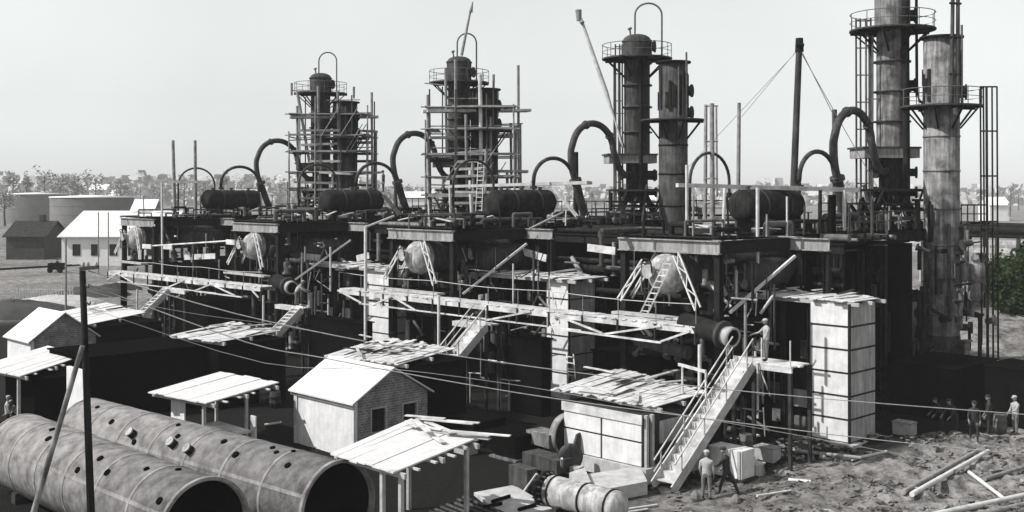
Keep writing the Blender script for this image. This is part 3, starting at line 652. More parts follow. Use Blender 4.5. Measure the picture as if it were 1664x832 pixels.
# ladder left of tallest column, and one at B
for nm, xs_, y0, y1, Y, lb in (('A', (1391, 1398, 1407, 1415), 30, 330, 67.5, 'tall thin riser pipes left of the tallest column'), ('B', (1000, 1007, 1011), 72, 330, 79.5, 'riser pipes with rungs left of the third domed column')):
    t = Thing('riser_ladder', lb, 'ladder', P(xs_[0], y1, Y))
    for x in xs_: t.part('riser', pole_px(x + 1, y1, x, y0, Y, .065), 'steelmid')
    for y in range(y0 + 4, y1, 44): t.part('rung', pole_px(xs_[0], y, xs_[-1], y, Y, .04), 'steelmid')

t = Thing('riser_pipe', 'thin dark pipe hanging past the tallest column platform on its right', 'pipe', P(1489, 160, 66))
t.part('pipe', MB().tube(P(1489, -20, 66), P(1490, 158, 66), .09, n=8), 'steel'); t.part('foot', MB().poly([P(1490, 150, 66), P(1494, 164, 66), P(1504, 170, 65.5)], .09, 8), 'steel')
t = Thing('riser_pipe', 'broad dark pipe climbing the right flank of the tallest column', 'pipe', P(1474, 330, 65.6))
t.part('pipe', MB().tube(P(1471, -20, 65.7), P(1473, 340, 65.7), .22, n=12), 'steel')
t = Thing('riser_pipe', 'dark pipe climbing the front of the third domed column from the left', 'pipe', P(1043, 330, 77.6))
t.part('pipe', MB().tube(P(1041, 97, 77.8), P(1042, 350, 77.8), .13, n=12), 'steel')
for k, x, n_ in (('A', 1440, 9), ('B', 1030, 7), ('C', 745, 6), ('D', 525, 5)):
    Y = TY[k][1]; rnd = random.Random('tr' + k); sc_ = 66.7 / Y; yb = HY + (CAMZ - ZD) * F / Y
    t = Thing('column_trestle', 'dark timbers round the domed column foot of ' + SAY[k], 'trestle', P(x, yb, Y - 2))
    for i in range(n_ * 2):
        x0 = x + rnd.uniform(-55, 45) * sc_; x1 = x0 + rnd.uniform(-30, 30) * sc_
        t.part('timber', MB().tube(P(x0, yb, Y - 2 + rnd.uniform(-1, 2)), P(x1, yb - rnd.uniform(25, 75) * sc_, Y - 1.5), rnd.choice((.06, .08, .12)), n=6), rnd.choice(('steel', 'steel', 'colmid', 'soot')))
    for i in range(3):
        y = yb - (18 + 22 * i) * sc_; t.part('ledge', MB().bar(P(x - 52 * sc_, y, Y - 2.4), P(x + 50 * sc_, y + 1, Y - 1.9), .5, .12), rnd.choice(('steel', 'steelmid')))
# ---- railings on the rear walk
def railing(label, x0, x1, y0, y1, Ya, Yb, n):
    t = Thing('railing', label, 'railing', P(x0, y1, Ya)); m = MB()
    a = P(x0, y0, Ya); b = P(x1, y0, Yb); a2 = P(x0, y1, Ya); b2 = P(x1, y1, Yb)
    t.part('top_rail', MB().tube(a, b, .05, n=6), 'steelmid'); t.part('mid_rail', MB().tube(a.lerp(a2, .5), b.lerp(b2, .5), .035, n=6), 'steelmid')
    t.part('walk', MB().bar(a2, b2, .9, .14), 'steel')
    for i in range(n + 1): t.part('post', MB().tube(a2.lerp(b2, i / n), a.lerp(b, i / n), .04, n=6), 'steelmid')
railing('thin railing on the rear walk left of the third column pair', 900, 1012, 327, 352, 90, 82, 8)
railing('thin railing on the rear walk between the derrick mast and gooseneck', 1118, 1270, 326, 350, 80, 74, 10)
railing('thin railing on the rear walk behind the rightmost gooseneck', 1330, 1475, 330, 356, 72, 70, 9)
railing('short railing on the landing right of the rightmost thick column', 1562, 1604, 333, 362, 66, 65, 4)
railing('faint railing behind the second gooseneck from the left', 640, 712, 322, 350, 100, 95, 7)

# ---- rear pipe bridges between the units
def bridge(ra, rb, label, seed):
    rnd = random.Random(seed)
    t = Thing('pipe_bridge', label, 'pipe bridge', G(ra, 10))
    t.part('deck', MB().gbox(ra, rb, 8.2, 15, ZD - .5, ZD - .36), 'soot')
    t.part('edge_beam', MB().ibeam(G(ra, 8.1, ZD - .62), G(rb, 8.1, ZD - .62), .5, .26, .05), 'steel')
    t.part('back_wall', MB().gbox(ra, rb, 15.05, 15.3, 0, ZD - .55), 'soot')
    n = 3
    for i in range(n + 1):
        r = ra + .2 + (rb - ra - .4) * i / n
        t.part('column', MB().ibeam(G(r, 8.1, 0), G(r, 8.1, ZD - .9), .3, .28, .04), 'steel')
    for i in range(7):
        u = 8.6 + i * .8; rr = rnd.choice((.09, .14, .2, .12))
        t.part('pipe', MB().tube(G(ra, u, ZD - .3 + rr), G(rb, u, ZD - .3 + rr), rr, n=10), rnd.choice(('pipe', 'steel', 'column', 'steel')))
    for i in range(4):
        z = rnd.uniform(5, 8.2); rr = rnd.choice((.1, .16, .24))
        t.part('pipe', MB().tube(G(ra, 7.9 - i * .05, z), G(rb, 7.9 - i * .05, z), rr, n=10), rnd.choice(('steel', 'steelmid', 'coldark')))
bridge(3.1, 15.1, 'dark pipe bridge between the two units on the right', 'b1')
bridge(21.3, 33.2, 'dark pipe bridge between the two middle units', 'b2')
bridge(39.4, 51.4, 'dark pipe bridge between the two units on the left', 'b3')
bridge(-4.6, -3.1, 'short dark pipe bridge on the right side of the nearest unit', 'b4')

# ---- clutter of pipework and valves on and below the decks
def pipework(k):
    rnd = random.Random('pw' + k); r0 = UO[k]
    t = Thing('deck_pipework', 'tangle of pipes and valves on the deck of ' + SAY[k], 'pipework', G(r0, 2, ZD + .05), 'pipework on the decks')
    for i in range(44):
        u = rnd.uniform(.3, 23); r = r0 + rnd.uniform(-2.6, 2.6); z = ZD + rnd.uniform(.1, .9); rr = rnd.choice((.05, .07, .1, .15))
        if 5 < u < 11.5 and abs(r - r0) < 1.1: r = r0 + 2.2 * (1 if r > r0 else -1)
        L = rnd.uniform(.8, 3.5); d = rnd.choice((ER, EU, EU)); d = d * (1 if rnd.random() < .5 else -1)
        p = G(r, u, z); q = p + d * L
        rq = loc_r(q) - r0
        if abs(rq) > 2.8: q = p - d * min(L, 2)
        pts = [Vector((p.x, p.y, ZD + .04)), p, q, Vector((q.x, q.y, ZD + .04))]
        m = MB(); [m.tube(pts[j], pts[j + 1], rr, n=8) for j in range(3)]
        t.part('pipe', m, rnd.choice(('pipe', 'steel', 'colmid', 'steelmid', 'steel', 'column')))
    for i in range(9):
        p = G(r0 + rnd.uniform(-2.6, 2.6), rnd.uniform(.5, 20), ZD + .05); h = rnd.uniform(.5, 1.1)
        v = t.part('valve', MB().lathe(p, EZ, [(0, .12), (h * .3, .24), (h * .5, .2), (h * .6, .05), (h, .05)], 10), rnd.choice(('steelmid', 'colmid', 'pipe')))
        t.part('hand_wheel', MB().lathe(p, EZ, [(h, .22), (h + .04, .22), (h + .04, .17), (h, .17), (h, .22)], 12).bar(p + EZ * (h + .02) - ER * .2, p + EZ * (h + .02) + ER * .2, .03, .02), 'colmid', v)
    for i in range(16):
        p = G(r0 + rnd.uniform(-2.6, 2.6), rnd.uniform(.4, 18), ZD + .06); a = rnd.uniform(0, 3.14); d = Vector((math.cos(a), math.sin(a), 0))
        t.part('loose_board', MB().bar(p + EZ * .4, p + d * rnd.uniform(.8, 1.8) + EZ * rnd.uniform(.3, .7), .22, .05), 'plank')
    for i in range(10):                               # upright stubs and light posts on the deck
        p = G(r0 + rnd.choice((-2.7, 2.7, rnd.uniform(-2.5, 2.5))), rnd.uniform(.3, 22), ZD + .05)
        t.part('stub_post', MB().tube(p, p + EZ * rnd.uniform(.7, 2.0) + Vector((rnd.uniform(-.1, .1), 0, 0)), .05, n=6), rnd.choice(('pole', 'steel', 'steelmid', 'polelight')))
    rr_ = r0 - 2.8
    m = MB(); m.tube(G(rr_, 12, ZD + 1.1), G(rr_, 23.5, ZD + 1.1), .035, n=5).tube(G(rr_, 12, ZD + .6), G(rr_, 23.5, ZD + .6), .03, n=5)
    for i in range(9): m.tube(G(rr_, 12 + i * 1.43, ZD), G(rr_, 12 + i * 1.43, ZD + 1.1), .03, n=5)
    t.part('edge_rail', m, 'steelmid')
for k in UNITS: pipework(k)
def underpipes(k):
    rnd = random.Random('up' + k); r0 = UO[k]
    t = Thing('lower_pipework', 'dark pipes and pale fittings below the deck of ' + SAY[k], 'pipework', G(r0, 1, 5.7), 'pipework below the decks')
    for i in range(14):
        r = r0 + rnd.uniform(-2.5, 2.5); 
        if abs(r - r0) < 1.1: r = r0 + 1.8 * (1 if i % 2 else -1)
        u = rnd.uniform(.8, 6); z0 = 5.7; z1 = rnd.uniform(6.4, 8.4); rr = rnd.choice((.05, .08, .12))
        m = MB().tube(G(r, u, z0), G(r, u, z1), rr, n=8).tube(G(r, u, z1), G(r, u + rnd.uniform(.5, 2), z1), rr, n=8)
        t.part('pipe', m, rnd.choice(('steelmid', 'colmid', 'column', 'pipe')))
    for i in range(12):
        z0 = rnd.uniform(.4, 4.2); r = r0 - rnd.uniform(2.4, 4.9) ; u = rnd.uniform(1.0, 2.4); rr = rnd.choice((.06, .1, .16))
        m = MB().tube(G(r, u, z0), G(r, u, z0 + rnd.uniform(.5, 1.6)), rr, n=8)
        if i % 3 == 0: m.tube(G(r, u, z0 + .5), G(r + rnd.uniform(-1.5, 1.5), u, z0 + .5), rr * .8, n=8)
        t.part('pipe', m, rnd.choice(('steelmid', 'colmid', 'column', 'vessel')))
for k in UNITS: underpipes(k)

for k in UNITS:
    r0 = UO[k]; rnd = random.Random('br' + k)
    t = Thing('brace_frame', 'lattice of thin braces right of the vessel of ' + SAY[k], 'lattice', G(r0 - 3, .5))
    for i in range(46):
        r = r0 - rnd.uniform(2.3, 9.5); u = rnd.uniform(.3, 3.2); z = rnd.uniform(.6, 8.2)
        if k == 'A': r = r0 - rnd.uniform(2.3, 5.0)
        if r < r0 - 6.5 or k == 'A': u = rnd.uniform(.3, 2.8)
        g = rnd.random(); rr = rnd.choice((.03, .05, .07))
        if g < .35: d = EZ * rnd.uniform(.8, 3)
        elif g < .65: d = ER * rnd.uniform(-1.8, 1.8)
        else: d = ER * rnd.uniform(-1.6, 1.6) + EZ * rnd.uniform(-1.5, 1.5)
        if z + d.z > 8.4: d.z = -abs(d.z)
        if k == 'A' and d.dot(ER) < -.3: d = -d; d.z = 0
        p = G(r, u, z); t.part('bar', MB().tube(p, p + d, rr, n=6), rnd.choice(('steelmid', 'colmid', 'pipe', 'pole', 'beam', 'steel', 'polelight')))
for k in UNITS:
    r0 = UO[k]; rnd = random.Random('cl' + k)
    t = Thing('machinery', 'pumps, pipes and struts crowding the bay under ' + SAY[k], 'machinery', G(r0, .8))
    for i in range(70):
        if k != 'A' and i % 2: r = r0 - rnd.uniform(3, 15); u = rnd.uniform(6.3, 7.9)
        else: r = r0 + rnd.uniform(-2.6, 2.6); u = rnd.uniform(.3, 2.9)
        z = rnd.uniform(.3, 8.2)
        if 5.2 < z < 6.4: z += 1.3
        g = rnd.random(); rr = rnd.choice((.04, .06, .09, .14)); m = MB()
        if g < .4: d = EZ * rnd.uniform(.5, 2.2)
        elif g < .8: d = ER * rnd.uniform(-1.6, 1.6)
        else: d = ER * rnd.uniform(-1.2, 1.2) + EZ * rnd.uniform(-1.2, 1.2)
        p = G(r, u, z)
        if loc_r(p + d) < r0 - 2.7 and not (k != 'A' and i % 2): d = -d
        m.tube(p, p + d, rr, n=8)
        if rr > .08: m.tube(p - d.normalized() * .03, p + d.normalized() * .05, rr * 1.7, n=10)
        t.part('pipe', m, rnd.choice(('steelmid', 'colmid', 'pipe', 'pipe', 'beam', 'column', 'steel')))
    for i in range(7):
        r = r0 + rnd.uniform(-2.2, 2.2); z0 = rnd.choice((0, 0, 5.67)); p = G(r, rnd.uniform(.6, 2.2), z0)
        if z0 and abs(r - r0) < 1.2: continue
        b = MB().lathe(p, EZ, [(0, .32), (.15, .32), (.16, .2), (.6, .26), (.8, .26), (.95, .1), (1.1, .1), (1.11, .001)], 12).tube(p + EZ * .5, p + EZ * .5 - ER * .55, .12, n=10)
        t.part('pump', b, rnd.choice(('steelmid', 'pipe', 'colmid', 'column')))
# side-of-unit tangle seen at the right of the nearest unit
t = Thing('side_pipework', 'dense dark tangle of pipes between the nearest unit and its thick column', 'pipework', G(-4, 12))
rnd = random.Random('side')
for i in range(46):
    u = rnd.uniform(8, 21); r = -3 - rnd.uniform(.1, 1.2); z = rnd.uniform(.3, 9.6); rr = rnd.choice((.06, .09, .13, .2))
    d = rnd.choice((EU, EZ, EZ, ER * .5)); L = rnd.uniform(.8, 3.0)
    m = MB().tube(G(r, u, z), G(r, u, z) + d * L, rr, n=8)
    if rnd.random() < .4: m.tube(G(r, u, z), G(r, u, z) - d * .06 * 1, rr * 1.8, n=10)
    t.part('pipe', m, rnd.choice(('steel', 'steel', 'steelmid', 'soot', 'coldark', 'column')))

t = Thing('foot_pipework', 'pipes, valves and pale fittings round the foot of the rightmost thick column', 'pipework', P(1560, 575, 63))
rnd = random.Random('foot')
for i in range(46):
    x = rnd.choice((rnd.uniform(1490, 1512), rnd.uniform(1556, 1604), rnd.uniform(1556, 1604))); y = rnd.uniform(385, 600); Y = rnd.uniform(61.5, 64)
    p = P(x, y, Y); g = rnd.random(); d = EZ * rnd.uniform(.6, 2.6) if g < .5 else Vector((rnd.uniform(-1.2, 1.2), rnd.uniform(-.4, .4), rnd.uniform(-.3, .3)))
    rr = rnd.choice((.05, .08, .12, .17)); m = MB().tube(p, p + d, rr, n=8)
    if rr > .1: m.tube(p + d * .96, p + d * 1.02, rr * 1.9, n=12)
    t.part('pipe', m, rnd.choice(('steel', 'coldark', 'steelmid', 'colmid', 'column', 'steel')))
for (x, y, r_) in ((1563, 438, .42), (1586, 440, .55), (1585, 470, .4)):
    p = P(x, y, 62.3); t.part('fitting', MB().lathe(p, EZ, [(-.7, r_ * .6), (-.5, r_), (.3, r_ * .95), (.6, r_ * .5), (.62, .001)], 14), 'column')
# ---- furnace cell towers (white panelled) and their plank roofs
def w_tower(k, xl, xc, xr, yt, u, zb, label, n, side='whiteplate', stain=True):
    a = Pu(xc, yt, u); r = loc_r(a); zt = a.z
    rl = loc_r(Pu(xl, yt, u))
    # right face depth from its pixel width
    best = min([i * .02 for i in range(10, 300)], key=lambda dd: abs((lambda q: CX + F * q.x / q.y)(G(r, u + dd)) - xr))
    t = Thing('panelled_tower', label, 'tower', G(r, u, zb), 'white panelled towers')
    t.part('core', MB().gbox(r, rl, u, u + best, zb, zt), 'plankdark')
    H = (zt - zb) / n
    for i in range(n):
        z0 = zb + i * H + .05; z1 = zb + (i + 1) * H - .05
        t.part('front_panel', MB().gbox(r + .06, rl - .06, u - .03, u - .002, z0, z1), 'white')
        t.part('side_panel', MB().gbox(r - .03, r - .002, u + .06, u + best - .06, z0, z1), side)  # duller than the front: shade of the unlit side painted in
    m = MB().tube(G(r - .03, u - .03, zb), G(r - .03, u - .03, zt), .06, n=8); t.part('corner_post', m, 'steel')
    t.part('plinth', MB().gbox(r - .35, rl + .2, u - .35, u + best + .3, 0, zb), 'concrete')
    return r, rl, u, best, zt
WA = w_tower('A', 1316, 1380, 1422, 494, 3.6, .25, 'tallest white panelled tower, rightmost, beside the rightmost plank roof', 6)
WB = w_tower('B', 888, 925, 967, 457, 3.6, .3, 'white panelled tower left of the nearest unit, behind the gangway', 6)
WC = w_tower('C', 597, 633, 661, 440, 3.6, 1.0, 'narrow white slatted tower left of the gangway end', 5)

def cell_row(label, W, xl, yl, n, seed):
    r, rl, u, dp, zt = W; rnd = random.Random(seed)
    re = loc_r(Pu(xl, yl, u))
    t = Thing('furnace_cell', label, 'furnace', G(rl, u + 1))
    t.part('casing', MB().gbox(rl + .02, re, u + .7, u + dp + .2, 0, zt - .1), 'soot')
    wd = (re - rl) / n
    for i in range(n + 1):
        t.part('post', MB().ibeam(G(rl + .15 + i * wd * .97, u + .3, 0), G(rl + .15 + i * wd * .97, u + .3, zt - .15), .24, .22, .04), 'steel')
    for i in range(n):
        for j in range(5):
            if rnd.random() < .35: continue
            a = rl + (i + .25) * wd; b = rl + (i + rnd.uniform(.55, .85)) * wd; z0 = zt - .6 - j * 1.2 - rnd.uniform(.2, .5)
            if z0 < .4: continue
            t.part('plate', MB().gbox(a, b, u + .62, u + .695, z0 - rnd.uniform(.2, .5), z0 + .35), rnd.choice(('column', 'whiteplate', 'steelmid')))
    return re
cell_row('dark furnace cells with grey plates left of the tallest white tower', WA, 1186, 500, 3, 'c1')
cell_row('dark furnace cells with grey plates left of the middle white tower', WB, 790, 470, 4, 'c2')
cell_row('dark furnace cells with grey plates left of the slatted tower', WC, 512, 450, 3, 'c3')

def rect_px(r0, r1, u0, u1, z):
    return [(CX + F * q.x / q.y, HY + F * (CAMZ - z) / q.y) for q in (G(r1, u0), G(r0, u0), G(r0, u1), G(r1, u1))]
def plank_roof(name, label, corners, z, n, layers=2, m='plank', ragged=.3, seed=0, loose=6, posts=(), beams=True, th=.035):
    c = [Pz(x, y, z) for x, y in corners]; rnd = random.Random(seed)
    t = Thing(name, label, 'roof', c[0])
    mb = MB(); mb.planks(c[0], c[1], c[2], c[3], n, th, ragged, layers, rnd)
    t.part('boards', mb, m)
    for i in range(loose):
        p, q = rnd.random() * .9, rnd.random() * .85
        a = c[0].lerp(c[1], p).lerp(c[3].lerp(c[2], p), q) + EZ * (.09 + rnd.random() * .1)
        an = rnd.uniform(0, 3.14); d = Vector((math.cos(an), math.sin(an), rnd.uniform(-.02, .12)))
        t.part('loose_board', MB().bar(a, a + d * rnd.uniform(.6, 2.2), rnd.uniform(.12, .3), .04), rnd.choice(('plank', 'plankmid', 'plank', 'plankdark')))
    if beams:
        for f in (.08, .5, .92):
            a = c[0].lerp(c[3], f) - EZ * .14; b = c[1].lerp(c[2], f) - EZ * .14; d = (b - a).normalized() * .25
            t.part('rafter', MB().bar(a - d, b + d, .12, .16), 'plankmid')
    for (x, y) in posts:
        p = Pz(x, y, z); t.part('post', MB().bar(Vector((p.x, p.y, 0)), Vector((p.x, p.y, z - .2)), .16, .16), 'plankmid')
    return c
plank_roof('plank_roof', 'ragged plank roof over the rightmost white tower and cells', rect_px(WA[0] - .22, loc_r(Pu(1178, 480, 3.6)), 3.4, 6.3, WA[4] + .12), WA[4] + .12, 20, 2, ragged=.35, seed='r1', loose=16)
plank_roof('plank_roof', 'ragged plank roof over the middle white tower', rect_px(WB[0] - .4, loc_r(Pu(770, 450, 3.6)), 3.2, 6.4, WB[4] + .12), WB[4] + .12, 20, 2, ragged=.35, seed='r2', loose=12)
plank_roof('plank_roof', 'ragged plank roof over the slatted tower, second unit from the left', rect_px(WC[0] - .4, loc_r(Pu(508, 438, 3.6)), 3.2, 6.2, WC[4] + .12), WC[4] + .12, 16, 2, ragged=.35, seed='r3', loose=10)

# ---- gangways along the front
def gangway(label, x0, y0, x1, y1, u, trusses, seed, rail=True):
    a = Pu(x0, y0, u); b = Pu(x1, y1, u); rnd = random.Random(seed)
    t = Thing('gangway', label, 'gangway', a, 'plank gangways along the front')
    L = (b - a).length; d = (b - a).normalized(); n = int(L / .3); m = MB()
    for i in range(n):
        p = a.lerp(b, (i + .5) / n); o = EU * rnd.uniform(-.06, .08)
        m.bar(p - EU * .55 + o, p + EU * .55 + o + EZ * rnd.uniform(-.01, .015), .27, .045)
    t.part('boards', m, 'plank')
    for s in (-.5, .5):
        t.part('stringer', MB().bar(a + EU * s - EZ * .16, b + EU * s - EZ * .16, .08, .26), 'plank' if s < 0 else 'plankmid')
    k = int(L / 2.2)
    for i in range(k + 1):
        p = a.lerp(b, i / k)
        t.part('hanger', MB().bar(p - EU * .56 - EZ * .02, p - EU * .56 - EZ * .75, .08, .08), 'plankdark')
        if rail: t.part('rail_post', MB().tube(p - EU * .5, p - EU * .5 + EZ * 1.0, .022, n=5), 'pole')
    t.part('lower_chord', MB().bar(a.lerp(b, .08) - EU * .56 - EZ * .75, a.lerp(b, .75) - EU * .56 - EZ * .75, .07, .07), 'plank')
    for f0, f1, z0, z1 in trusses:
        t.part('brace', MB().bar(a.lerp(b, f0) - EU * .6 - EZ * z0, a.lerp(b, f1) - EU * .6 - EZ * z1, .07, .09), 'plank')
    if rail:
        m = MB(); k2 = 20
        m.poly([a.lerp(b, i / k2) - EU * .5 + EZ * (1.0 - .1 * math.sin(math.pi * ((i * 1.0 / k2 * 3) % 1))) for i in range(k2 + 1)], .02, 5)
        t.part('hand_line', m, 'wire')
    return a, b
ga, gb_ = gangway('long plank gangway across the two right hand units at vessel height', 562, 468, 1142, 530, -1.5,
    [(0, .09, .1, .7), (.20, .13, .1, .75), (.2, .28, .1, .75), (.62, .5, .1, .8), (.68, .8, .1, .75), (.93, .8, .1, .8), (.93, .99, .8, .2), (.7, .93, .8, .85)], 'g1')
gangway('plank gangway across the two left hand units at vessel height', 186, 440, 436, 466, -1.5,
    [(0, .08, .7, .1), (.08, .2, .1, .7), (.45, .55, .7, .1), (.62, .72, .75, .15), (.72, .86, .15, .75), (.62, .9, .78, .8), (.95, .99, .2, .7)], 'g2')
# supports of the gangways
def prop(label, x, y, u, r=.09, m='polelight', ybot=None):
    p = Pu(x, y, u); z0 = 0 if ybot is None else Pu(x, ybot, u).z
    single('prop_pole', MB().tube(Vector((p.x, p.y, z0)), p, r, r * .9, n=8), m, label, 'pole')
prop('pale prop pole under the right end of the long gangway', 1137, 560, -2.2)
prop('tall pale pole rising past the left end of the long gangway', 594, 368, -2.0, .1, 'polelight', 552)
prop('pale prop pole in front of the third unit from the left', 713, 480, -2.4)
prop('thin pale prop pole under the left gangway', 223, 470, -2.4, .08)
prop('thin pale pole in front of the second unit from the left', 428, 480, -2.4, .08)
prop('dark prop post under the far left end of the left gangway', 200, 448, -1.2, .22, 'soot')

# diagonal struts
def strut(label, x0, y0, u0, x1, y1, u1, r=.09, m='polelight'):
    single('diagonal_strut', MB().bar(Pu(x0, y0, u0), Pu(x1, y1, u1), r * 1.1, r * 1.1), m, label, 'strut')
strut('long diagonal timber over the rightmost plank roof', 1186, 508, .5, 1292, 416, 4.5, .11)
strut('long diagonal timber below the deck of the third unit from the left', 752, 478, .5, 856, 396, 4, .11)
strut('long diagonal timber below the deck of the second unit from the left', 472, 460, .5, 570, 390, 4, .11)
strut('rising timber from the tall pale pole to the third unit deck', 594, 369, -2.0, 640, 351, 0, .09)
strut('pale board tied across the deck edge, left of the third column pair', 860, 372, 4, 915, 345, 7, .08, 'plankmid')
t = Thing('pipe_stay', 'slanting pale boards on the deck left of the third column pair', 'strut', P(945, 350, 70)); t.part('board', MB().bar(P(900, 306, 70), P(938, 352, 68), .22, .12), 'plankmid')
t.part('stay', MB().bar(P(624, 318, 84), P(650, 350, 82), .3, .15), 'steelmid')

# pale boards nailed under the decks
def pale_board(label, x0, x1, y0, y1, u, m='plank'):
    a = Pu(x0, y0, u); b = Pu(x1, y1, u)
    single('pale_board', MB().bar(a, b, .08, .42), m, label, 'board')
pale_board('short pale board right of the dished vessel, second unit from the left', 432, 455, 411, 413, 1.2)
pale_board('long pale board right of the dished vessel, second unit from the left', 468, 520, 414, 419, 3)
pale_board('pale board right of the dished vessel, third unit from the left', 738, 766, 411, 414, 3)
pale_board('small pale board left of the dished vessel, third unit from the left', 650, 668, 411, 412, 1)
pale_board('pale board below the deck bridge left of the nearest unit', 955, 1000, 402, 408, 6)
pale_board('slanting pale board right of the third unit deck from the left', 848, 888, 408, 420, 6)
pale_board('small pale board at the left of the long timber, second unit', 580, 600, 420, 415, 3)
t = Thing('hand_rail', 'thin slanting rail with pale brackets over the leftmost gap', 'rail', Pu(232, 402, -1))
t.part('bar', MB().tube(Pu(240, 400, -1), Pu(380, 391, -1), .07, n=6), 'plank')
for x, y in ((238, 400), (272, 401), (374, 393)): t.part('bracket', MB().bar(Pu(x - 6, y, -1.1), Pu(x + 8, y + 1, -1.1), .1, .35), 'plank')
pale_board('thin pale ledge board between the two left hand units', 300, 350, 418, 416, 1.5)

# ---- manifold pipes with open flanged ends below the gangway
def manifold(label, x, y, u, rad, L):
    p = Pu(x, y, u)
    t = Thing('manifold_pipe', label, 'pipe', p - EZ * 1)
    d = (-ER * .96 - EZ * .12 - EU * .15).normalized()
    t.part('pipe', MB().lathe(p, -d, [(.55, rad * .95), (1.2, rad), (L, rad), (L, .001)], 28), 'steel')
    t.part('flange', MB().lathe(p, -d, [(.35, rad * .74), (0, rad * .74), (0, rad * .95), (.28, rad * .95), (.28, rad * .85), (.5, rad * .85)], 28), 'whiteplate')
    t.part('flange', MB().lathe(p, -d, [(.5, rad * .8), (.5, rad * 1.3), (.66, rad * 1.3), (.66, rad * .9)], 28), 'colmid')
    t.part('bore', MB().lathe(p, -d, [(.04, rad * .735), (1.2, rad * .72), (1.2, .001)], 28), 'black')
manifold('big open ended pipe with pale flange beside the man on the landing', 1192, 549, -1.9, .46, 3)
manifold('open ended pipe with pale flange by the second stair from the left', 475, 468, -1.6, .46, 2.5)
# horizontal cross tubes below the gangway
for lb, x0, y0, x1, y1, u in (('pale tube slung under the right end of the long gangway', 1035, 552, 1120, 574, -.6), ('pale tube under the gangway by the third unit', 665, 500, 715, 508, -.6)):
    single('cross_tube', MB().tube(Pu(x0, y0, u), Pu(x1, y1, u), .3, n=16), 'colmid', lb, 'pipe')

# ---- stairs
def stairs(label, xb, yb, zb, u0, u1, zt, wd=1.0, rail=True, mt='plank', r=None):
    if r is None: r = loc_r(Pu(xb, yb, u0))
    t = Thing('staircase', label, 'staircase', G(r, u0, zb), 'wooden stairs down from the landings')
    n = 16; m = MB()
    for i in range(n):
        f = (i + .5) / n; z = zb + (zt - zb) * (i + 1) / n; u = u0 + (u1 - u0) * f
        m.gbox(r - wd / 2 + .04, r + wd / 2 - .04, u - .17, u + .17, z - .05, z)
        m.gbox(r - wd / 2 + .04, r + wd / 2 - .04, u + .15, u + .18, z - .02, z + (zt - zb) / n - .05)
    t.part('treads', m, mt)
    for s in (-1, 1):
        a = G(r + s * wd / 2, u0 - .2, zb + .02); b = G(r + s * wd / 2, u1, zt - .1)
        t.part('stringer', MB().bar(a, b, .06, .42), 'concrete' if s < 0 else mt)
    if rail:
        for s in (-1, 1):
            a = G(r + s * wd / 2, u0 - .1, zb + 1.0); b = G(r + s * wd / 2, u1, zt + 1.0)
            t.part('hand_rail', MB().tube(a, b, .035, n=6), mt)
            if s > 0: t.part('mid_rail', MB().tube(a - EZ * .45, b - EZ * .45, .03, n=6), mt)
            for i in range(4):
                p = a.lerp(b, (i + .3) / 3.6); t.part('baluster', MB().tube(p - EZ * 1.0, p, .03, n=6), 'plankmid')
    return r
rA = stairs('wooden staircase beside the white block, nearest and rightmost', 1082, 792, 0.05, -7.5, -2.3, 4.35, 1.0)
rB = stairs('wooden staircase behind the brick house', 0, 0, 0.05, -7.5, -2.3, 4.5, 1.0, r=loc_r(Pu(786, 530, -2.3)) + .3)
rC = stairs('short wooden staircase, second from the left', 0, 0, 1.2, -5.6, -2.3, 4.1, .8, False, r=loc_r(Pu(490, 508, -2.3)) + .3)
rD = stairs('short wooden staircase, leftmost', 0, 0, .8, -6.0, -2.3, 4.2, .8, False, r=loc_r(Pu(275, 482, -2.3)) + .3)
def landing(label, r, z, r0, r1, u1, posts=True, m='plank'):
    t = Thing('landing', label, 'landing', G(r, -2.3, z))
    mb = MB(); n = int((u1 + 2.3) / .25)
    for i in range(n): mb.gbox(r + r0 + random.uniform(-.15, .1), r + r1, -2.3 + i * .25 + .01, -2.3 + (i + 1) * .25 - .01, z - .06, z)
    t.part('boards', mb, m)
    t.part('joist', MB().gbox(r + r0, r + r1, -2.28, -2.18, z - .26, z - .065), 'plank')
    for rr in (r + r0 + .1, r + r1 - .1):
        for uu in (-2.2, u1 - .1): t.part('post', MB().bar(G(rr, uu, 0), G(rr, uu, z - .07), .14, .14), 'plankdark')
    if posts:
        for rr in (r + r0 + .1, (r + r0 + r + r1) / 2): t.part('rail_post', MB().tube(G(rr, -2.2, z), G(rr, -2.2, z + 1.05), .03, n=6), 'polelight')
landing('plank landing at the head of the nearest stairs where a man stands', rA, 4.38, -2.3, .6, -.6)
landing('plank landing at the head of the stairs behind the brick house', rB, 4.52, -.5, 2.2, -1.2, False)
landing('small plank landing at the head of the second stairs from the left', rC, 4.12, -.4, 2.8, -1.6, False)
landing('small plank landing at the head of the leftmost stairs', rD, 4.22, -2.6, .6, -1.7, False)
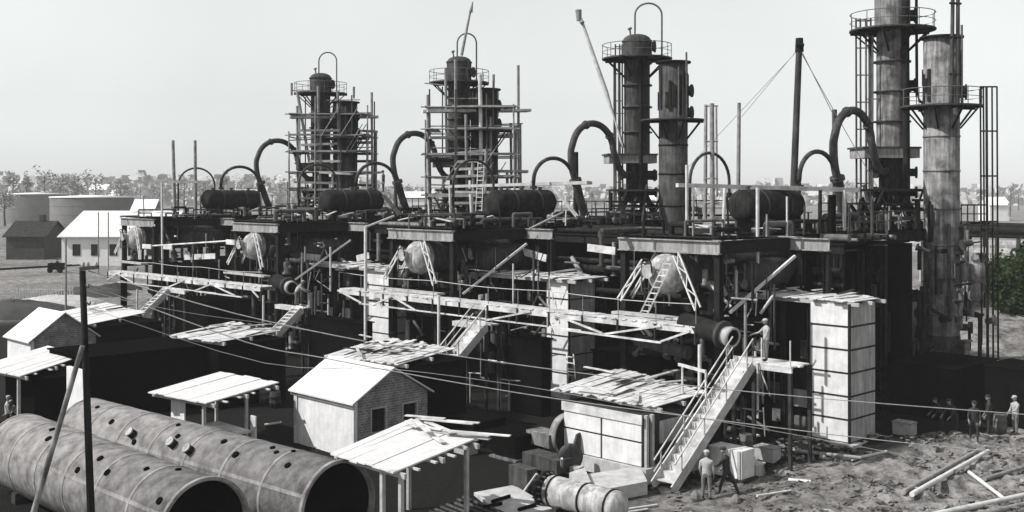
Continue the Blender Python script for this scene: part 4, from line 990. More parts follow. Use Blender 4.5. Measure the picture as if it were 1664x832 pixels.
# black boarded casings beside the stairs
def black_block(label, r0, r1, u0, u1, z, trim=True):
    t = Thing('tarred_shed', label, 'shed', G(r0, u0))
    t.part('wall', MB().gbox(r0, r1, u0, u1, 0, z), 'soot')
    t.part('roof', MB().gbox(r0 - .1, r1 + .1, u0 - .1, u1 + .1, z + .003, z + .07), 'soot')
    return t
t = black_block('black tarred shed with two handled doors right of the stairs behind the brick house', loc_r(Pu(880, 600, -1.2)), rB - 1.2, -1.2, -.5, 3.9)
for xx, yy in ((750, 604), (813, 616)):
    a = Pu(xx, yy, -1.26); b = Pu(xx + 14, yy + 2, -1.26); c1 = Pu(xx + 14, yy + 60, -1.26); d1 = Pu(xx, yy + 57, -1.26); e = Pu(xx + 32, yy + 3, -1.26)
    h = MB()
    for p, q in ((a, b), (b, c1), (c1, d1), (d1, a), (b, e)): h.tube(p, q, .035, n=6)
    t.part('door_handle_frame', h, 'vessel')
black_block('black tarred shed right of the second stairs from the left', loc_r(Pu(588, 560, -2.0)), rC - .7, -2.0, -1.2, 3.6)
black_block('black block added for the shade right of the leftmost stairs', rD - 5.5, rD - .7, -2.0, 2.0, 3.5)  # added block standing for the shade beside these stairs
# black long shed seen end-on behind the two tanks
pa = Pz(140, 583, 3.2); rr_ = loc_r(pa); ua = loc_u(pa); ub = loc_u(Pr(398, 560, rr_))
t = black_block('long low black shed behind the two big tanks', rr_, rr_ + 4.5, ua, ub, 3.2)
t.part('corner_post', MB().bar(G(rr_ - .1, ub + .1, 0), G(rr_ - .1, ub + .1, 3.3), .15, .15), 'plankmid')
# black skirt frames in front of nearest unit, below gangway
black_block('black low casing below the nearest dished vessel', 1.2, 5.2, 0.6, 2.8, 3.4)
black_block('black pump shed at the foot of the rightmost thick column', -8.2, -4.8, 12.5, 17.5, 2.6)
black_block('black boarded shed at the right edge behind the workers', loc_r(Pz(1664, 595, 3)) - 1.5, loc_r(Pz(1600, 592, 3)) , loc_u(Pz(1600, 592, 3)), loc_u(Pz(1600, 592, 3)) + 3, 2.9)
# sheet screen: back of the nearest stairs
pp = [Pz(640, 690, 0)]

# ---- white block with plank roof beside the nearest stairs
cr = Pu(1045, 760, -7.4); rb = loc_r(cr); rl = loc_r(Pu(917, 740, -7.4)); z0 = cr.z; zt = Pu(1045, 690, -7.4).z + .25
t = Thing('white_block', 'white panelled oil pump house under the nearest ragged plank roof', 'building', G(rb, -7.4, 0))
t.part('plinth', MB().gbox(rb - .3, rl + .3, -7.6, -3.2, 0, z0), 'concrete')
t.part('core', MB().gbox(rb, rl, -7.4, -3.4, z0, zt), 'plankdark')
hm = (zt - z0) / 2
for i in range(2):
    for j in range(2):
        w2 = (rl - rb) / 2; t.part('front_panel', MB().gbox(rb + i * w2 + .05, rb + (i + 1) * w2 - .05, -7.46, -7.402, z0 + j * hm + .04, z0 + (j + 1) * hm - .04), 'white')
t.part('fascia', MB().gbox(rb - .02, rl + .05, -7.52, -7.47, zt - .25, zt + .12), 'plank')
for u in (-7.35, -7.0, -3.5): t.part('corner_post', MB().gbox(rb - .14, rb - .004, u, u + .14, z0, zt + .1), 'plankmid')
t.part('side_panel', MB().gbox(rb - .06, rb - .003, -6.4, -3.9, z0 + .8, zt - .25), 'whiteplate')
c = plank_roof('plank_roof', 'large ragged plank roof over the white pump house', [(899, 631), (1060, 662), (1150, 637), (1002, 599)], zt + .35, 26, 2, ragged=.3, seed='r5', loose=9)
t2 = Thing('roof_rail', 'pale hand rail standing on the right corner of the large plank roof', 'rail', Pz(1110, 640, zt + .4))
y0 = 592
q = [Pz(1109, 640, zt + .4), Pz(1147, 652, zt + .4)]
for a in q: t2.part('post', MB().bar(a, a + EZ * 1.15, .07, .07), 'plank')
t2.part('rail', MB().bar(q[0] + EZ * 1.2 + (q[0] - q[1]).normalized() * .3, q[1] + EZ * 1.2, .08, .12), 'plank')

# ---- brick house with whitewashed front
def gable_house(label, xc, ywall, Yc, wl, wd, zw, zr, wall, gable, roofm, overhang=.25, windows=(), rot=None, base=0, name='brick_house', group=None):
    c = P(xc, 0, Yc); r = loc_r(c); u = loc_u(c)
    t = Thing(name, label, 'house', G(r, u, base), group)
    um = u + wd / 2
    t.part('front_wall', MB().gbox(r, r + wl, u, u + .2, base, zw), wall)
    t.part('back_wall', MB().gbox(r, r + wl, u + wd - .2, u + wd, base, zw), gable)
    for rr in (r, r + wl - .2):
        m = MB(); a0, a1 = rr, rr + .2
        if rr == r and windows:
            # wall with openings, pieced round them
            us = [u + .2]; 
            for (w0, w1, z0, z1) in windows:
                m.gbox(a0, a1, us[-1], u + w0, base, zw); m.gbox(a0, a1, u + w0, u + w1, base, z0); m.gbox(a0, a1, u + w0, u + w1, z1, zw); us.append(u + w1)
            m.gbox(a0, a1, us[-1], u + wd - .2, base, zw)
        else: m.gbox(a0, a1, u + .2, u + wd - .2, base, zw)
        m.add([G(a0, u, zw), G(a0, u + wd, zw), G(a0, um, zr), G(a1, u, zw), G(a1, u + wd, zw), G(a1, um, zr)], [(0, 1, 2), (5, 4, 3), (0, 3, 4, 1), (1, 4, 5, 2), (2, 5, 3, 0)])
        t.part('gable_wall', m, gable)
    for (w0, w1, z0, z1) in windows:
        t.part('window', MB().gbox(r + .1, r + .14, u + w0, u + w1, z0, z1), 'glass')
    for (w0, w1, z0, z1) in windows:
        f_ = MB().gbox(r - .04, r - .002, u + w0 - .08, u + w0, z0 - .08, z1 + .08).gbox(r - .04, r - .002, u + w1, u + w1 + .08, z0 - .08, z1 + .08).gbox(r - .04, r - .002, u + w0, u + w1, z1, z1 + .08).gbox(r - .07, r - .002, u + w0, u + w1, z0 - .08, z0)
        t.part('window_frame', f_, 'plankmid'); t.part('glazing_bar', MB().gbox(r + .05, r + .09, u + (w0 + w1) / 2 - .025, u + (w0 + w1) / 2 + .025, z0, z1), 'plankdark')
    o = overhang; sl_ = (zr - zw) / (wd / 2)
    for s in (0, 1):
        if s == 0: ea = (u - o, zw - o * sl_); 
        else: ea = (u + wd + o, zw - o * sl_)
        m = MB(); z = .03
        b_ = [G(r - o, ea[0], ea[1] + z), G(r + wl + o, ea[0], ea[1] + z), G(r + wl + o, um, zr + z), G(r - o, um, zr + z)]
        m.hexa(b_, [p + EZ * .07 for p in b_]); t.part('roof', m, roofm)
    return t, r, u
t, hr, hu = gable_house('small gabled house with white front wall and brick gable, in the foreground', 575, 655, 47.4, 4.5, 4.1, 2.45, 3.65, 'white', 'brick', 'sheet', .22, [(.95, 1.7, 1.0, 2.0), (2.7, 3.45, 1.0, 2.0)])
t.part('fascia', MB().gbox(hr - .1, hr + 4.7, hu - .1, hu - .005, 2.2, 2.36), 'plankmid')
t.part('corner_board', MB().gbox(hr + 4.25, hr + 4.5, hu - .06, hu - .004, 0, 2.2), 'plank')
gable_house('small whitewashed house with pale roof at the left edge', 50, 556, 64.5, 3.6, 3.9, 2.75, 4.2, 'white', 'brick', 'sheet', .2, [(.9, 1.8, 1.3, 1.9), (2.5, 3.4, 1.3, 1.9)])

# ---- flat board canopies
def canopy(label, corners, z, n, posts, seed, m='sheet', under=None, dz=0):
    c = [Pz(x, y, z) for x, y in corners]; rnd = random.Random(seed)
    t = Thing('board_canopy', label, 'canopy', Vector((c[0].x, c[0].y, 0)), 'pale board canopies')
    t.part('roof', MB().planks(c[0], c[1], c[2], c[3], n, .05, .06, 1, rnd, gap=.009), m)
    for f in (.06, .5, .94):
        a = c[0].lerp(c[3], f) - EZ * .15; b = c[1].lerp(c[2], f) - EZ * .15; t.part('rafter', MB().bar(a, b + (b - a).normalized() * .3, .1, .16), 'plankmid')
    for f in (.2, .4, .6, .8):
        a = c[1].lerp(c[2], f) - EZ * .1; d = (c[1] - c[0]).normalized(); t.part('batten', MB().bar(a - d * .3, a + d * rnd.uniform(.2, .5), .1, .06), 'plank')
    for p, q in posts:
        a = c[0].lerp(c[1], p).lerp(c[3].lerp(c[2], p), q); t.part('post', MB().bar(Vector((a.x, a.y, 0)), a - EZ * .23, .13, .13), 'plankmid')
    return c
cR2 = canopy('large pale board canopy in the foreground beside the open tank end', [(536, 737), (640, 767), (776, 713), (668, 681)], 3.1, 9, [(.75, .06), (.97, .1), (.95, .9), (.08, .9)], 'k1')
t = Thing('plank_pile', 'loose planks lying on the far end of the foreground canopy', 'planks', cR2[2])
rnd = random.Random(5)
for i in range(11):
    a = cR2[3].lerp(cR2[2], rnd.uniform(.0, .7)) + (cR2[0] - cR2[3]) * rnd.uniform(0, .22) + EZ * (.05 + i * .022)
    d = (ER * -1 + EU * rnd.uniform(-.5, .5)).normalized(); t.part('plank', MB().bar(a, a + d * rnd.uniform(1.2, 2.6), .2, .035), rnd.choice(('plank', 'plank', 'plankmid')))
cR1 = canopy('pale board canopy behind the two big tanks', [(241, 637), (335, 655), (452, 622), (358, 604)], 2.7, 7, [(.9, .05), (.92, .6), (.05, .9)], 'k2')
cL0 = canopy('pale lean-to roof below the little house at the left edge', [(-40, 596), (32, 611), (138, 577), (78, 562)], 3.0, 7, [(.9, .05), (.95, .95), (.1, .1)], 'k3')
t = Thing('stall', 'white boards and a bench under the canopy behind the tanks', 'stall', Pz(300, 690, 0))
a = Pz(268, 700, 0); r_, u_ = loc_r(Pz(268, 650, 2.3)), loc_u(Pz(268, 650, 2.3))
t.part('end_board', MB().gbox(r_ - 1.2, r_, u_ + .3, u_ + .36, 0, 2.35), 'white')
t.part('bench', MB().gbox(r_ - 4.0, r_ - 1.3, u_ + 1.2, u_ + 1.9, 1.2, 1.3), 'plank')
t.part('bench', MB().gbox(r_ - 3.4, r_ - 1.2, u_ + .5, u_ + 1.1, 0.0, .95), 'white')
t.part('back_board', MB().gbox(r_ - 4.2, r_ - 3.8, u_ + 2.0, u_ + 2.06, 0.2, 1.9), 'plank')
a = P(90, 603, 49); b = P(138, 603, 46)
w0 = MB().gbox(loc_r(P(138, 603, 48)), loc_r(P(138, 603, 48)) + 1.9, loc_u(P(138, 603, 48)), loc_u(P(138, 603, 48)) + .15, 0, P(138, 603, 48).z)
single('white_screen', w0, 'white', 'tall white boarded screen behind the left pole and tanks', 'screen')
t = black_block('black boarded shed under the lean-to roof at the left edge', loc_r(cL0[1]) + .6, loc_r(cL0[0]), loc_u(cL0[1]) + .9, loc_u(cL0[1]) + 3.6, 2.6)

# more plank roofs further back
plank_roof('plank_roof', 'ragged plank roof directly behind the foreground gabled house', [(526, 578), (648, 592), (742, 566), (620, 548)], 3.6, 22, 2, ragged=.3, seed='r6', loose=14)
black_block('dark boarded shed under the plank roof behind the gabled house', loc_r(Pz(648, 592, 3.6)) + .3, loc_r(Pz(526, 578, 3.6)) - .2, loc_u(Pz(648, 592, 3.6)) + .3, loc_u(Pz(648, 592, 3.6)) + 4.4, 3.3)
plank_roof('plank_roof', 'ragged plank roof behind the canopy, left of the second stairs', [(274, 545), (352, 556), (455, 537), (378, 523)], 3.6, 18, 2, ragged=.3, seed='r7', loose=8)
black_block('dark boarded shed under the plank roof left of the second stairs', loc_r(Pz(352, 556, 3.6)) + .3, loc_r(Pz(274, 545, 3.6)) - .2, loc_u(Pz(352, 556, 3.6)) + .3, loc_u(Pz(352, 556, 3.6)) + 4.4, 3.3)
plank_roof('plank_roof', 'pale patched roof right of the little house at the left edge', [(88, 508), (145, 527), (238, 508), (172, 492)], 3.2, 14, 1, 'sheet', ragged=.15, seed='r8', loose=4)
black_block('dark boarded shed under the patched roof near the left edge', loc_r(Pz(145, 527, 3.2)) + .3, loc_r(Pz(88, 508, 3.2)) - .2, loc_u(Pz(145, 527, 3.2)) + .3, loc_u(Pz(145, 527, 3.2)) + 5, 2.9)

rnd = random.Random(41)
BL = [(1240, 690, 'right of the nearest stairs, upper one'), (1290, 700, 'left of the foot of the tallest white tower'), (1310, 745, 'in the shade line below the tallest white tower'), (1120, 745, 'under the nearest stairs'),
      (880, 605, 'left of the foot of the middle white tower'), (745, 700, 'behind the foreground canopy'), (728, 668, 'right of the gabled house gable'), (410, 600, 'above the canopy behind the tanks'), (430, 690, 'left of the white wall of the gabled house'),
      (480, 560, 'between the second stairs and the gabled house'), (215, 560, 'above the long black shed'), (1180, 715, 'beside the white pump house, behind the stairs'), (1330, 610, 'left side of the tallest white tower'), (1450, 650, 'right of the tallest white tower'), (1500, 610, 'below the rightmost thick column')]
for i, (x, y, lb) in enumerate(BL):
    p = Pz(x, y, .1); a = rnd.uniform(-.5, 1.2); d = Vector((math.cos(a), math.sin(a), rnd.uniform(0, .12))); L = rnd.uniform(.7, 2.4)
    single('loose_board', MB().bar(p, p + d * L, rnd.uniform(.12, .35), .05), rnd.choice(('plank', 'plankmid', 'polelight')), 'pale loose board lying ' + lb, 'board', group='loose boards in the shade')
for i, (x, y, kind, lb) in enumerate(((430, 655, 'barrel', 'rusty barrel left of the gabled house, upper one'), (447, 662, 'barrel', 'rusty barrel left of the gabled house, right one'), (738, 655, 'box', 'grey box beside the gable of the brick house'),
        (760, 742, 'box', 'grey box in the shade behind the foreground canopy'), (1212, 748, 'barrel', 'barrel in the shade right of the nearest stairs'), (1256, 762, 'box', 'grey box in the shade beyond the crates'), (1300, 660, 'box', 'grey box left of the tallest white tower'),
        (1480, 716, 'box', 'dark box left of the bending worker'), (1625, 712, 'barrel', 'barrel left of the white shirted worker at the right edge'), (28, 690, 'box', 'pale box behind the crouching worker at the left edge'), (215, 610, 'barrel', 'barrel beside the white screen'))):
    p = Pz(x, y, 0); p.z = ground_h(p.x, p.y)
    if kind == 'barrel':
        single('barrel', MB().lathe(p, EZ, [(0, .001), (0, .28), (.28, .3), (.3, .32), (.33, .3), (.58, .3), (.6, .32), (.63, .3), (.88, .28), (.88, .26), (.85, .001)], 18), 'colmid' if i % 2 else 'pipe', lb, 'barrel')
    else:
        t = Thing('box', lb, 'box', p); r_, u_ = loc_r(p), loc_u(p); t.part('body', MB().gbox(r_, r_ + .9, u_, u_ + .6, p.z, p.z + .55), 'plankmid'); t.part('lid', MB().gbox(r_ - .04, r_ + .94, u_ - .04, u_ + .64, p.z + .553, p.z + .6), 'beam')
# ================================================================== FOREGROUND TANKS
def big_tank(label, right_end, left_end, rad, nozzles, holes, rows):
    a = Vector(right_end); b = Vector(left_end); d = (b - a); L = d.length; d.normalize()
    t = Thing('storage_tank', label, 'tank', Vector((a.x, a.y, 0)), 'big riveted tanks lying on the ground')
    ax, s, up = basis(d)
    if up.z < 0: up = -up
    s = d.cross(EZ).normalized()
    if s.dot(Vector((0, -1, 0))) < 0: s = -s          # s points towards the camera side
    prof = [(.15, rad - .06), (.0, rad - .04), (0, rad), (L, rad)]
    t.part('shell', MB().lathe(a, d, prof, 64), 'tank')
    t.part('inside', MB().lathe(a, d, [(.15, rad - .05), (1.4, rad - .05), (1.4, .001)], 48), 'black')
    t.part('dished_end', MB().lathe(a, d, [(L, rad)] + [(L + .7 * math.sin(R(q)), rad * math.cos(R(q))) for q in range(15, 90, 15)] + [(L + .7, .001)], 48), 'tank')
    t.part('end_ring', MB().lathe(a, d, [(-.02, rad - .03), (-.02, rad + .07), (.12, rad + .07), (.12, rad)], 64), 'tank')
    n = int(L / 2.05)
    for i in range(1, n + 1):
        h = i * L / n - .03 if i == n else i * L / n
        t.part('plate_seam', MB().lathe(a, d, [(h - .07, rad), (h - .07, rad + .014), (h + .07, rad + .014), (h + .07, rad)], 64), 'tank')
    def on(f, ang): return a + d * (f * L) + (s * math.sin(R(ang)) + EZ * math.cos(R(ang))) * rad, (s * math.sin(R(ang)) + EZ * math.cos(R(ang)))
    for f, ang in nozzles:
        p, nn = on(f, ang); z = t.part('nozzle', MB().tube(p - nn * .1, p + nn * .22, .17, n=16), 'steel')
        t.part('blank_flange', MB().tube(p + nn * .2, p + nn * .26, .17, n=18), 'vessel', z)
    for f, ang in holes:
        p, nn = on(f, ang); rs = .07 + .06 * ((f * 37) % 1); t.part('stub', MB().tube(p - nn * .05, p + nn * .05, rs, n=10), 'soot')
    seam = MB()
    for f0, ang in rows:
        for i in range(24):
            p, nn = on(f0 + i * .035, ang); seam.tube(p, p + nn * .03, .025, n=5)
    for ang in (66,):
        p0_, nn = on(.01, ang); p1_, _ = on(.99, ang); t.part('long_seam', MB().bar(p0_ + nn * .005, p1_ + nn * .005, .12, .012, nn), 'tank')
    for f in (.12, .5, .86):
        p = a + d * (f * L)
        t.part('cradle', MB().bar(p - s * 1.1 + EZ * (.2 - p.z), p + s * 1.1 + EZ * (.2 - p.z), .35, .4), 'plankdark')
R2 = 1.42
big_tank('farther of two huge rusty tanks lying down, open end under the canopy', (-5.45, 34.9, R2 + .1), (-17.4, 45.6, R2 + .1), R2,
    [(.66, 50), (.49, 48), (.42, 50)], [(.78, 40), (.55, 12), (.50, 34), (.2, 8), (.14, 3), (.17, 16), (.27, 38), (.1, 33), (.64, 60), (.345, 22), (.9, 20)], [(.1, 2)])
big_tank('nearer of two huge rusty tanks lying down at the bottom left', (-9.15, 33.1, R2 + .02), (-18.9, 42.8, R2 + .02), R2,
    [], [(.75, 12), (.7, 30), (.4, 30), (.32, 44), (.2, 20), (.12, 0), (.45, 55), (.05, 52)], [(.1, 14)])

# telegraph pole
t = Thing('telegraph_pole', 'dark telegraph pole with crossarm and slanting brace in the left foreground', 'pole', (-21.0 * .57, 31, 0))
t.part('shaft', MB().tube(Vector((P(153, 832, 31).x, 31, 0)), P(134, 440, 31), .115, .085, n=12), 'coldark')
t.part('crossarm', MB().bar(P(130, 437, 31), P(160, 434, 31), .1, .1), 'steelmid')
t.part('brace', MB().tube(Vector((P(20, 832, 31).x, 30.6, 0)), P(134, 562, 30.8), .09, .07, n=10), 'column')
for x in (135, 143, 156): t.part('insulator', MB().lathe(P(x, 436, 31), EZ, [(0, .02), (.06, .05), (.14, .05), (.18, .02)], 8), 'vessel')
for x, y in ((143, 462), (145, 490)): t.part('insulator', MB().poly(smooth_path([P(x - 5, y, 30.9), P(x, y + 5, 30.85), P(x + 2, y, 30.85)]), .02, 6), 'colmid')

# overhead wires to the right
def wire(label, pts, Ya, Yb, r=.016):
    P3 = []; n = len(pts)
    x0, x1 = pts[0][0], pts[-1][0]
    for x, y in pts:
        # a straight line in plan from (x0,Ya) to (x1,Yb)
        X0, X1 = (x0 - CX) / F * Ya, (x1 - CX) / F * Yb; k = (x - CX) / F
        s = (k * Ya - X0) / ((X1 - X0) - k * (Yb - Ya)); P3.append(P(x, y, Ya + s * (Yb - Ya)))
    single('overhead_wire', MB().poly(smooth_path(P3, 4), r, 5), 'wire', label, 'wire', group='overhead wires')
wire('topmost overhead wire from the telegraph pole crossing the whole site', [(143, 440), (380, 509), (595, 555), (753, 580), (965, 609), (1200, 635), (1424, 655), (1700, 676)], 31, 40)
wire('second overhead wire, passing just over the gabled house ridge', [(143, 462), (400, 556), (523, 581), (698, 614), (897, 647), (1129, 678), (1429, 715), (1700, 742)], 31, 39)
wire('third thinner overhead wire, lowest over the right hand block', [(144, 500), (430, 590), (640, 600), (860, 629), (1050, 664), (1290, 706), (1500, 745)], 31, 38, .009)
wire('short span of wire over the leftmost sheds', [(134, 470), (220, 492), (330, 512), (460, 530), (600, 556)], 31, 50, .009)

# ================================================================== FOREGROUND RIGHT: machine parts
# small white vessel lying on the ground
a = P(896, 798, 40.2); b = P(1012, 830, 37.9); a.z = b.z = .62; d = (b - a).normalized(); rad = .56; L = (b - a).length
t = Thing('small_vessel', 'short white vessel with dark bands lying in front of the white block', 'vessel', Vector((a.x, a.y, 0)))
t.part('shell', MB().lathe(a, d, [(0, .001), (0, rad), (L - .3, rad)] + [(L - .3 + .35 * math.sin(R(q)), rad * math.cos(R(q))) for q in range(15, 90, 15)] + [(L + .05, .001)], 40), 'vessel')
for f in (.06, .5, .86): t.part('band', MB().lathe(a + d * (L * f), d, [(0, rad), (0, rad + .03), (.07, rad + .03), (.07, rad)], 40), 'steel')
t.part('flange', MB().lathe(a, d, [(-.28, .3), (-.28, rad + .12), (-.16, rad + .12), (-.16, .3)], 32), 'steel')
bm_ = MB()
for i in range(18):
    an = 2 * math.pi * i / 18; e = (d.cross(EZ).normalized() * math.cos(an) + EZ * math.sin(an)) * (rad + .06); bm_.tube(a + e - d * .38, a + e, .035, n=6)
t.part('bolts', bm_, 'steelmid')
for f in (.2, .75): t.part('chock', MB().bar(a + d * (L * f) + d.cross(EZ) * .6 - EZ * .5, a + d * (L * f) - d.cross(EZ) * .6 - EZ * .5, .2, .22), 'plankdark')
# winch / gear machine
p0 = Pz(905, 735, .1)
t = Thing('winch', 'steam winch with big dark wheel in front of the white block', 'machine', p0)
def wheel(c, d, r, wd, hub=.2):
    return MB().lathe(c, d, [(0, .001), (0, r * .55), (.03, r * .6), (.03, r), (wd, r), (wd, r * .6), (wd - .05, .001)], 28)
c1 = Pz(916, 706, 1.15); t.part('big_wheel', wheel(c1, ER * -1, .86, .3), 'steel'); t.part('wheel_rim', MB().lathe(c1, ER * -1, [(-.02, .84), (-.02, .9), (.32, .9), (.32, .84)], 32), 'beam')
t.part('drum', MB().lathe(c1 - ER * .3, ER * -1, [(0, .3), (.5, .3), (.5, .001)], 20), 'colmid')
c2 = Pz(924, 742, .75); t.part('gear', wheel(c2, (ER * -1 - EU * .3).normalized(), .55, .22), 'colmid')
t.part('guard', MB().lathe(Pz(946, 722, .95), (ER * -1).normalized(), [(0, .001), (0, .62), (.1, .62), (.1, .001)], 7, False), 'steelmid')
t.part('bed', MB().bar(Pz(862, 742, .5), Pz(918, 758, .5), .9, .55), 'colmid')
t.part('boiler_plate', MB().bar(Pz(868, 706, 1.0), Pz(905, 716, 1.0), .9, .55), 'column')
t.part('frame', MB().bar(Pz(835, 770, .5), Pz(865, 780, .5), .5, .8), 'steelmid')
t.part('frame', MB().bar(Pz(858, 752, .3), Pz(945, 765, .3), .4, .3), 'concrete')
for x, y, r_ in ((968, 712, .12), (976, 730, .16), (988, 733, .1)): t.part('valve', MB().tube(Pz(x, y, .8), Pz(x + 8, y - 14, 1.0), r_, r_ * .7, n=10), 'steelmid')
t.part('lever', MB().tube(Pz(850, 800, .05), Pz(872, 770, 1.0), .04, n=6), 'polelight')
t.part('lever', MB().tube(Pz(913, 768, .1), Pz(913, 745, 1.1), .05, n=6), 'polelight')
# concrete foundation slabs
def slab(label, corners, z, h, m='concrete'):
    c = [Pz(x, y, z) for x, y in corners]; mb = MB(); mb.hexa([p - EZ * h for p in c], c); single('concrete_slab', mb, m, label, 'slab')
slab('pale concrete slab between the winch and the nearest stairs', [(925, 775), (958, 800), (1052, 782), (1040, 757)], .55, .5)
slab('small square concrete block beside the winch', [(925, 768), (940, 792), (960, 783), (950, 760)], .75, .7)
slab('low concrete slab at the bottom centre with iron bars on it', [(770, 800), (820, 840), (900, 826), (835, 788)], .14, .12)
t = Thing('anchor_bars', 'three short iron bars lying on the low slab at the bottom centre', 'bars', Pz(810, 812, .2))
for x0, y0, x1, y1 in ((800, 815, 828, 806), (786, 824, 815, 818), (843, 828, 870, 820)): t.part('bar', MB().tube(Pz(x0, y0, .2), Pz(x1, y1, .2), .07, n=8), 'soot')
# pipe bundle
t = Thing('pipe_bundle', 'bundle of long iron pipes lying at the bottom edge', 'pipes', Pz(720, 832, .1))
for i in range(8):
    q = Vector((.13 * i, .07 * i, 0)); t.part('pipe', MB().tube(Pz(690 + i * 9, 836 - i * 4, .12) , Pz(755 + i * 9, 862 - i * 4, .12), .065, n=8), random.choice(('steelmid', 'column', 'colmid')))
# dark wedge hoppers behind the winch
for lb, xx, yy in (('dark iron hopper left of the winch', 772, 690), ('dark iron hopper just behind the winch bed', 838, 712)):
    a = Pz(xx, yy, 0.8); a.z = 0; t = Thing('hopper', lb, 'hopper', a)
    bt = [a + ER * x * .55 + EU * y * .55 for x, y in ((-1, -1), (1, -1), (1, 1), (-1, 1))]; tp = [a + ER * x * 1.0 + EU * y * 1.0 + EZ * .6 for x, y in ((-1, -1), (1, -1), (1, 1), (-1, 1))]
    t.part('bin', MB().hexa(tp, [p + EZ * .55 for p in tp]), 'soot'); t.part('chute', MB().hexa(bt, [q - EZ * .003 for q in tp]), 'coldark'); t.part('foot_plate', MB().hexa([p - (a - p) * .5 for p in bt], [p - (a - p) * .5 + EZ * .08 for p in bt]), 'column')
# white crates by the men
t = Thing('crate', 'large pale crate behind the two men by the nearest stairs', 'crate', Pz(1190, 790, 0))
r_, u_ = loc_r(Pz(1205, 786, 0)), loc_u(Pz(1205, 786, 0))
t.part('box', MB().gbox(r_, r_ + 1.6, u_, u_ + .9, .15, 1.25), 'white')
for i in range(3): t.part('batten', MB().gbox(r_ + .05 + i * .7, r_ + .17 + i * .7, u_ - .05, u_ - .003, .15, 1.25), 'plankmid')
t.part('base', MB().gbox(r_ - .1, r_ + 1.7, u_ - .1, u_ + 1.0, 0, .147), 'plankdark')
t = Thing('crate', 'small pale crate and fittings right of the two men', 'crate', Pz(1225, 775, 0))
r_, u_ = loc_r(Pz(1228, 778, 0)), loc_u(Pz(1228, 778, 0)); t.part('box', MB().gbox(r_, r_ + .6, u_, u_ + .6, 0, .5), 'whiteplate'); t.part('lid', MB().gbox(r_ - .05, r_ + .65, u_ - .05, u_ + .65, .503, .56), 'plank')
for i, (x, y, m_) in enumerate(((1236, 763, 'concrete'), (1130, 806, 'whiteplate'), (1255, 745, 'plank'), (1196, 812, 'concrete'))):
    p = Pz(x, y, .15); rr = .2; m_ = 'fartank'; mb = MB().lathe(p - EZ * .15, EZ, [(0, rr * .8), (.1, rr), (.22, rr * .85), (.34, rr * .35), (.36, .001)], 7, False)
    single('stone_block', mb, m_, ['pale stone lump right of the small crate', 'pale stone lump left of the two men', 'pale timber offcut in shade beyond the crates', 'pale stone lump below the large crate'][i], 'stone')

# timbers on the earth at the right
def timber(label, x0, y0, x1, y1, r=.11, m='pole', z=.5):
    a = Pz(x0, y0, z); b = Pz(x1, y1, z)
    
    hs = [ground_h(a.x + (b.x - a.x) * i / 12, a.y + (b.y - a.y) * i / 12) for i in range(13)]
    a.z = max(hs[:7]) + r * .6; b.z = max(hs[6:]) + r * .6
    lift = max(max(h_ - (a.z + (b.z - a.z) * i / 12) + r * .5 for i, h_ in enumerate(hs)), 0); a.z += lift; b.z += lift
    single('timber', MB().tube(a, b, r, r * .85, n=8), m, label, 'timber')
timber('upper one of two long timbers slanting on the right hand earth', 1468, 798, 1590, 728, .1, 'pole')
timber('lower one of two long timbers slanting on the right hand earth', 1482, 803, 1606, 730, .1, 'polelight')
timber('long timber reaching the right edge, near the bottom', 1500, 832, 1668, 796, .12, 'polelight')
timber('second long timber at the bottom right corner', 1560, 838, 1670, 812, .11, 'pole')
timber('short crossing timber between the two long pairs', 1575, 762, 1632, 800, .08, 'polelight')
timber('pale timber at the right edge behind the short crossing one', 1600, 770, 1670, 748, .09, 'pole')
timber('thin board on the earth right of the crates', 1230, 798, 1285, 790, .05, 'polelight')
timber('pale board in the shade left of the tallest tower', 1282, 768, 1318, 774, .07, 'polelight')
timber('long dark edge timber below the tallest tower', 1280, 728, 1400, 742, .08, 'pole')
timber('thin boards in front of the concrete slab', 985, 812, 1068, 800, .05, 'polelight')
timber('second thin board in front of the concrete slab', 975, 818, 1052, 806, .05, 'polelight')
timber('plank near the tower foot at the workers', 1384, 740, 1440, 728, .07, 'polelight')
p = Pz(1345, 838, .3); t = Thing('pipe_ring', 'round iron pipe ring half buried at the bottom edge', 'ring', p)
t.part('ring', MB().lathe(p - EZ * .3, (EZ + Vector((.3, -.8, 0))).normalized(), [(0, .26), (0, .42), (.3, .42), (.3, .26), (0, .26)], 24), 'concrete')
# rubble of clods on the earth
rb_ = MB(); rnd = random.Random(11)
for i in range(3200):
    x = rnd.uniform(5, 26); y = rnd.uniform(37.5, 51)
    if noise.noise(Vector((x * .5, y * .5, 9))) < -.05: continue
    s = rnd.uniform(.025, .11) * (2 if rnd.random() < .05 else 1); z = ground_h(x, y)
    pts = [Vector((x + rnd.uniform(-s, s), y + rnd.uniform(-s, s), z - .01 + (s * rnd.uniform(.5, 1.3) if j > 3 else 0))) + Vector(((-1, 1, 1, -1)[j % 4] * s * .8, (-1, -1, 1, 1)[j % 4] * s * .8, 0)) for j in range(8)]
    rb_.hexa(pts[:4], pts[4:])
o = mkobj('clods', rb_, 'ground'); o['kind'] = 'stuff'; o['label'] = 'loose clods of earth strewn over the right foreground'; o['category'] = 'clods'

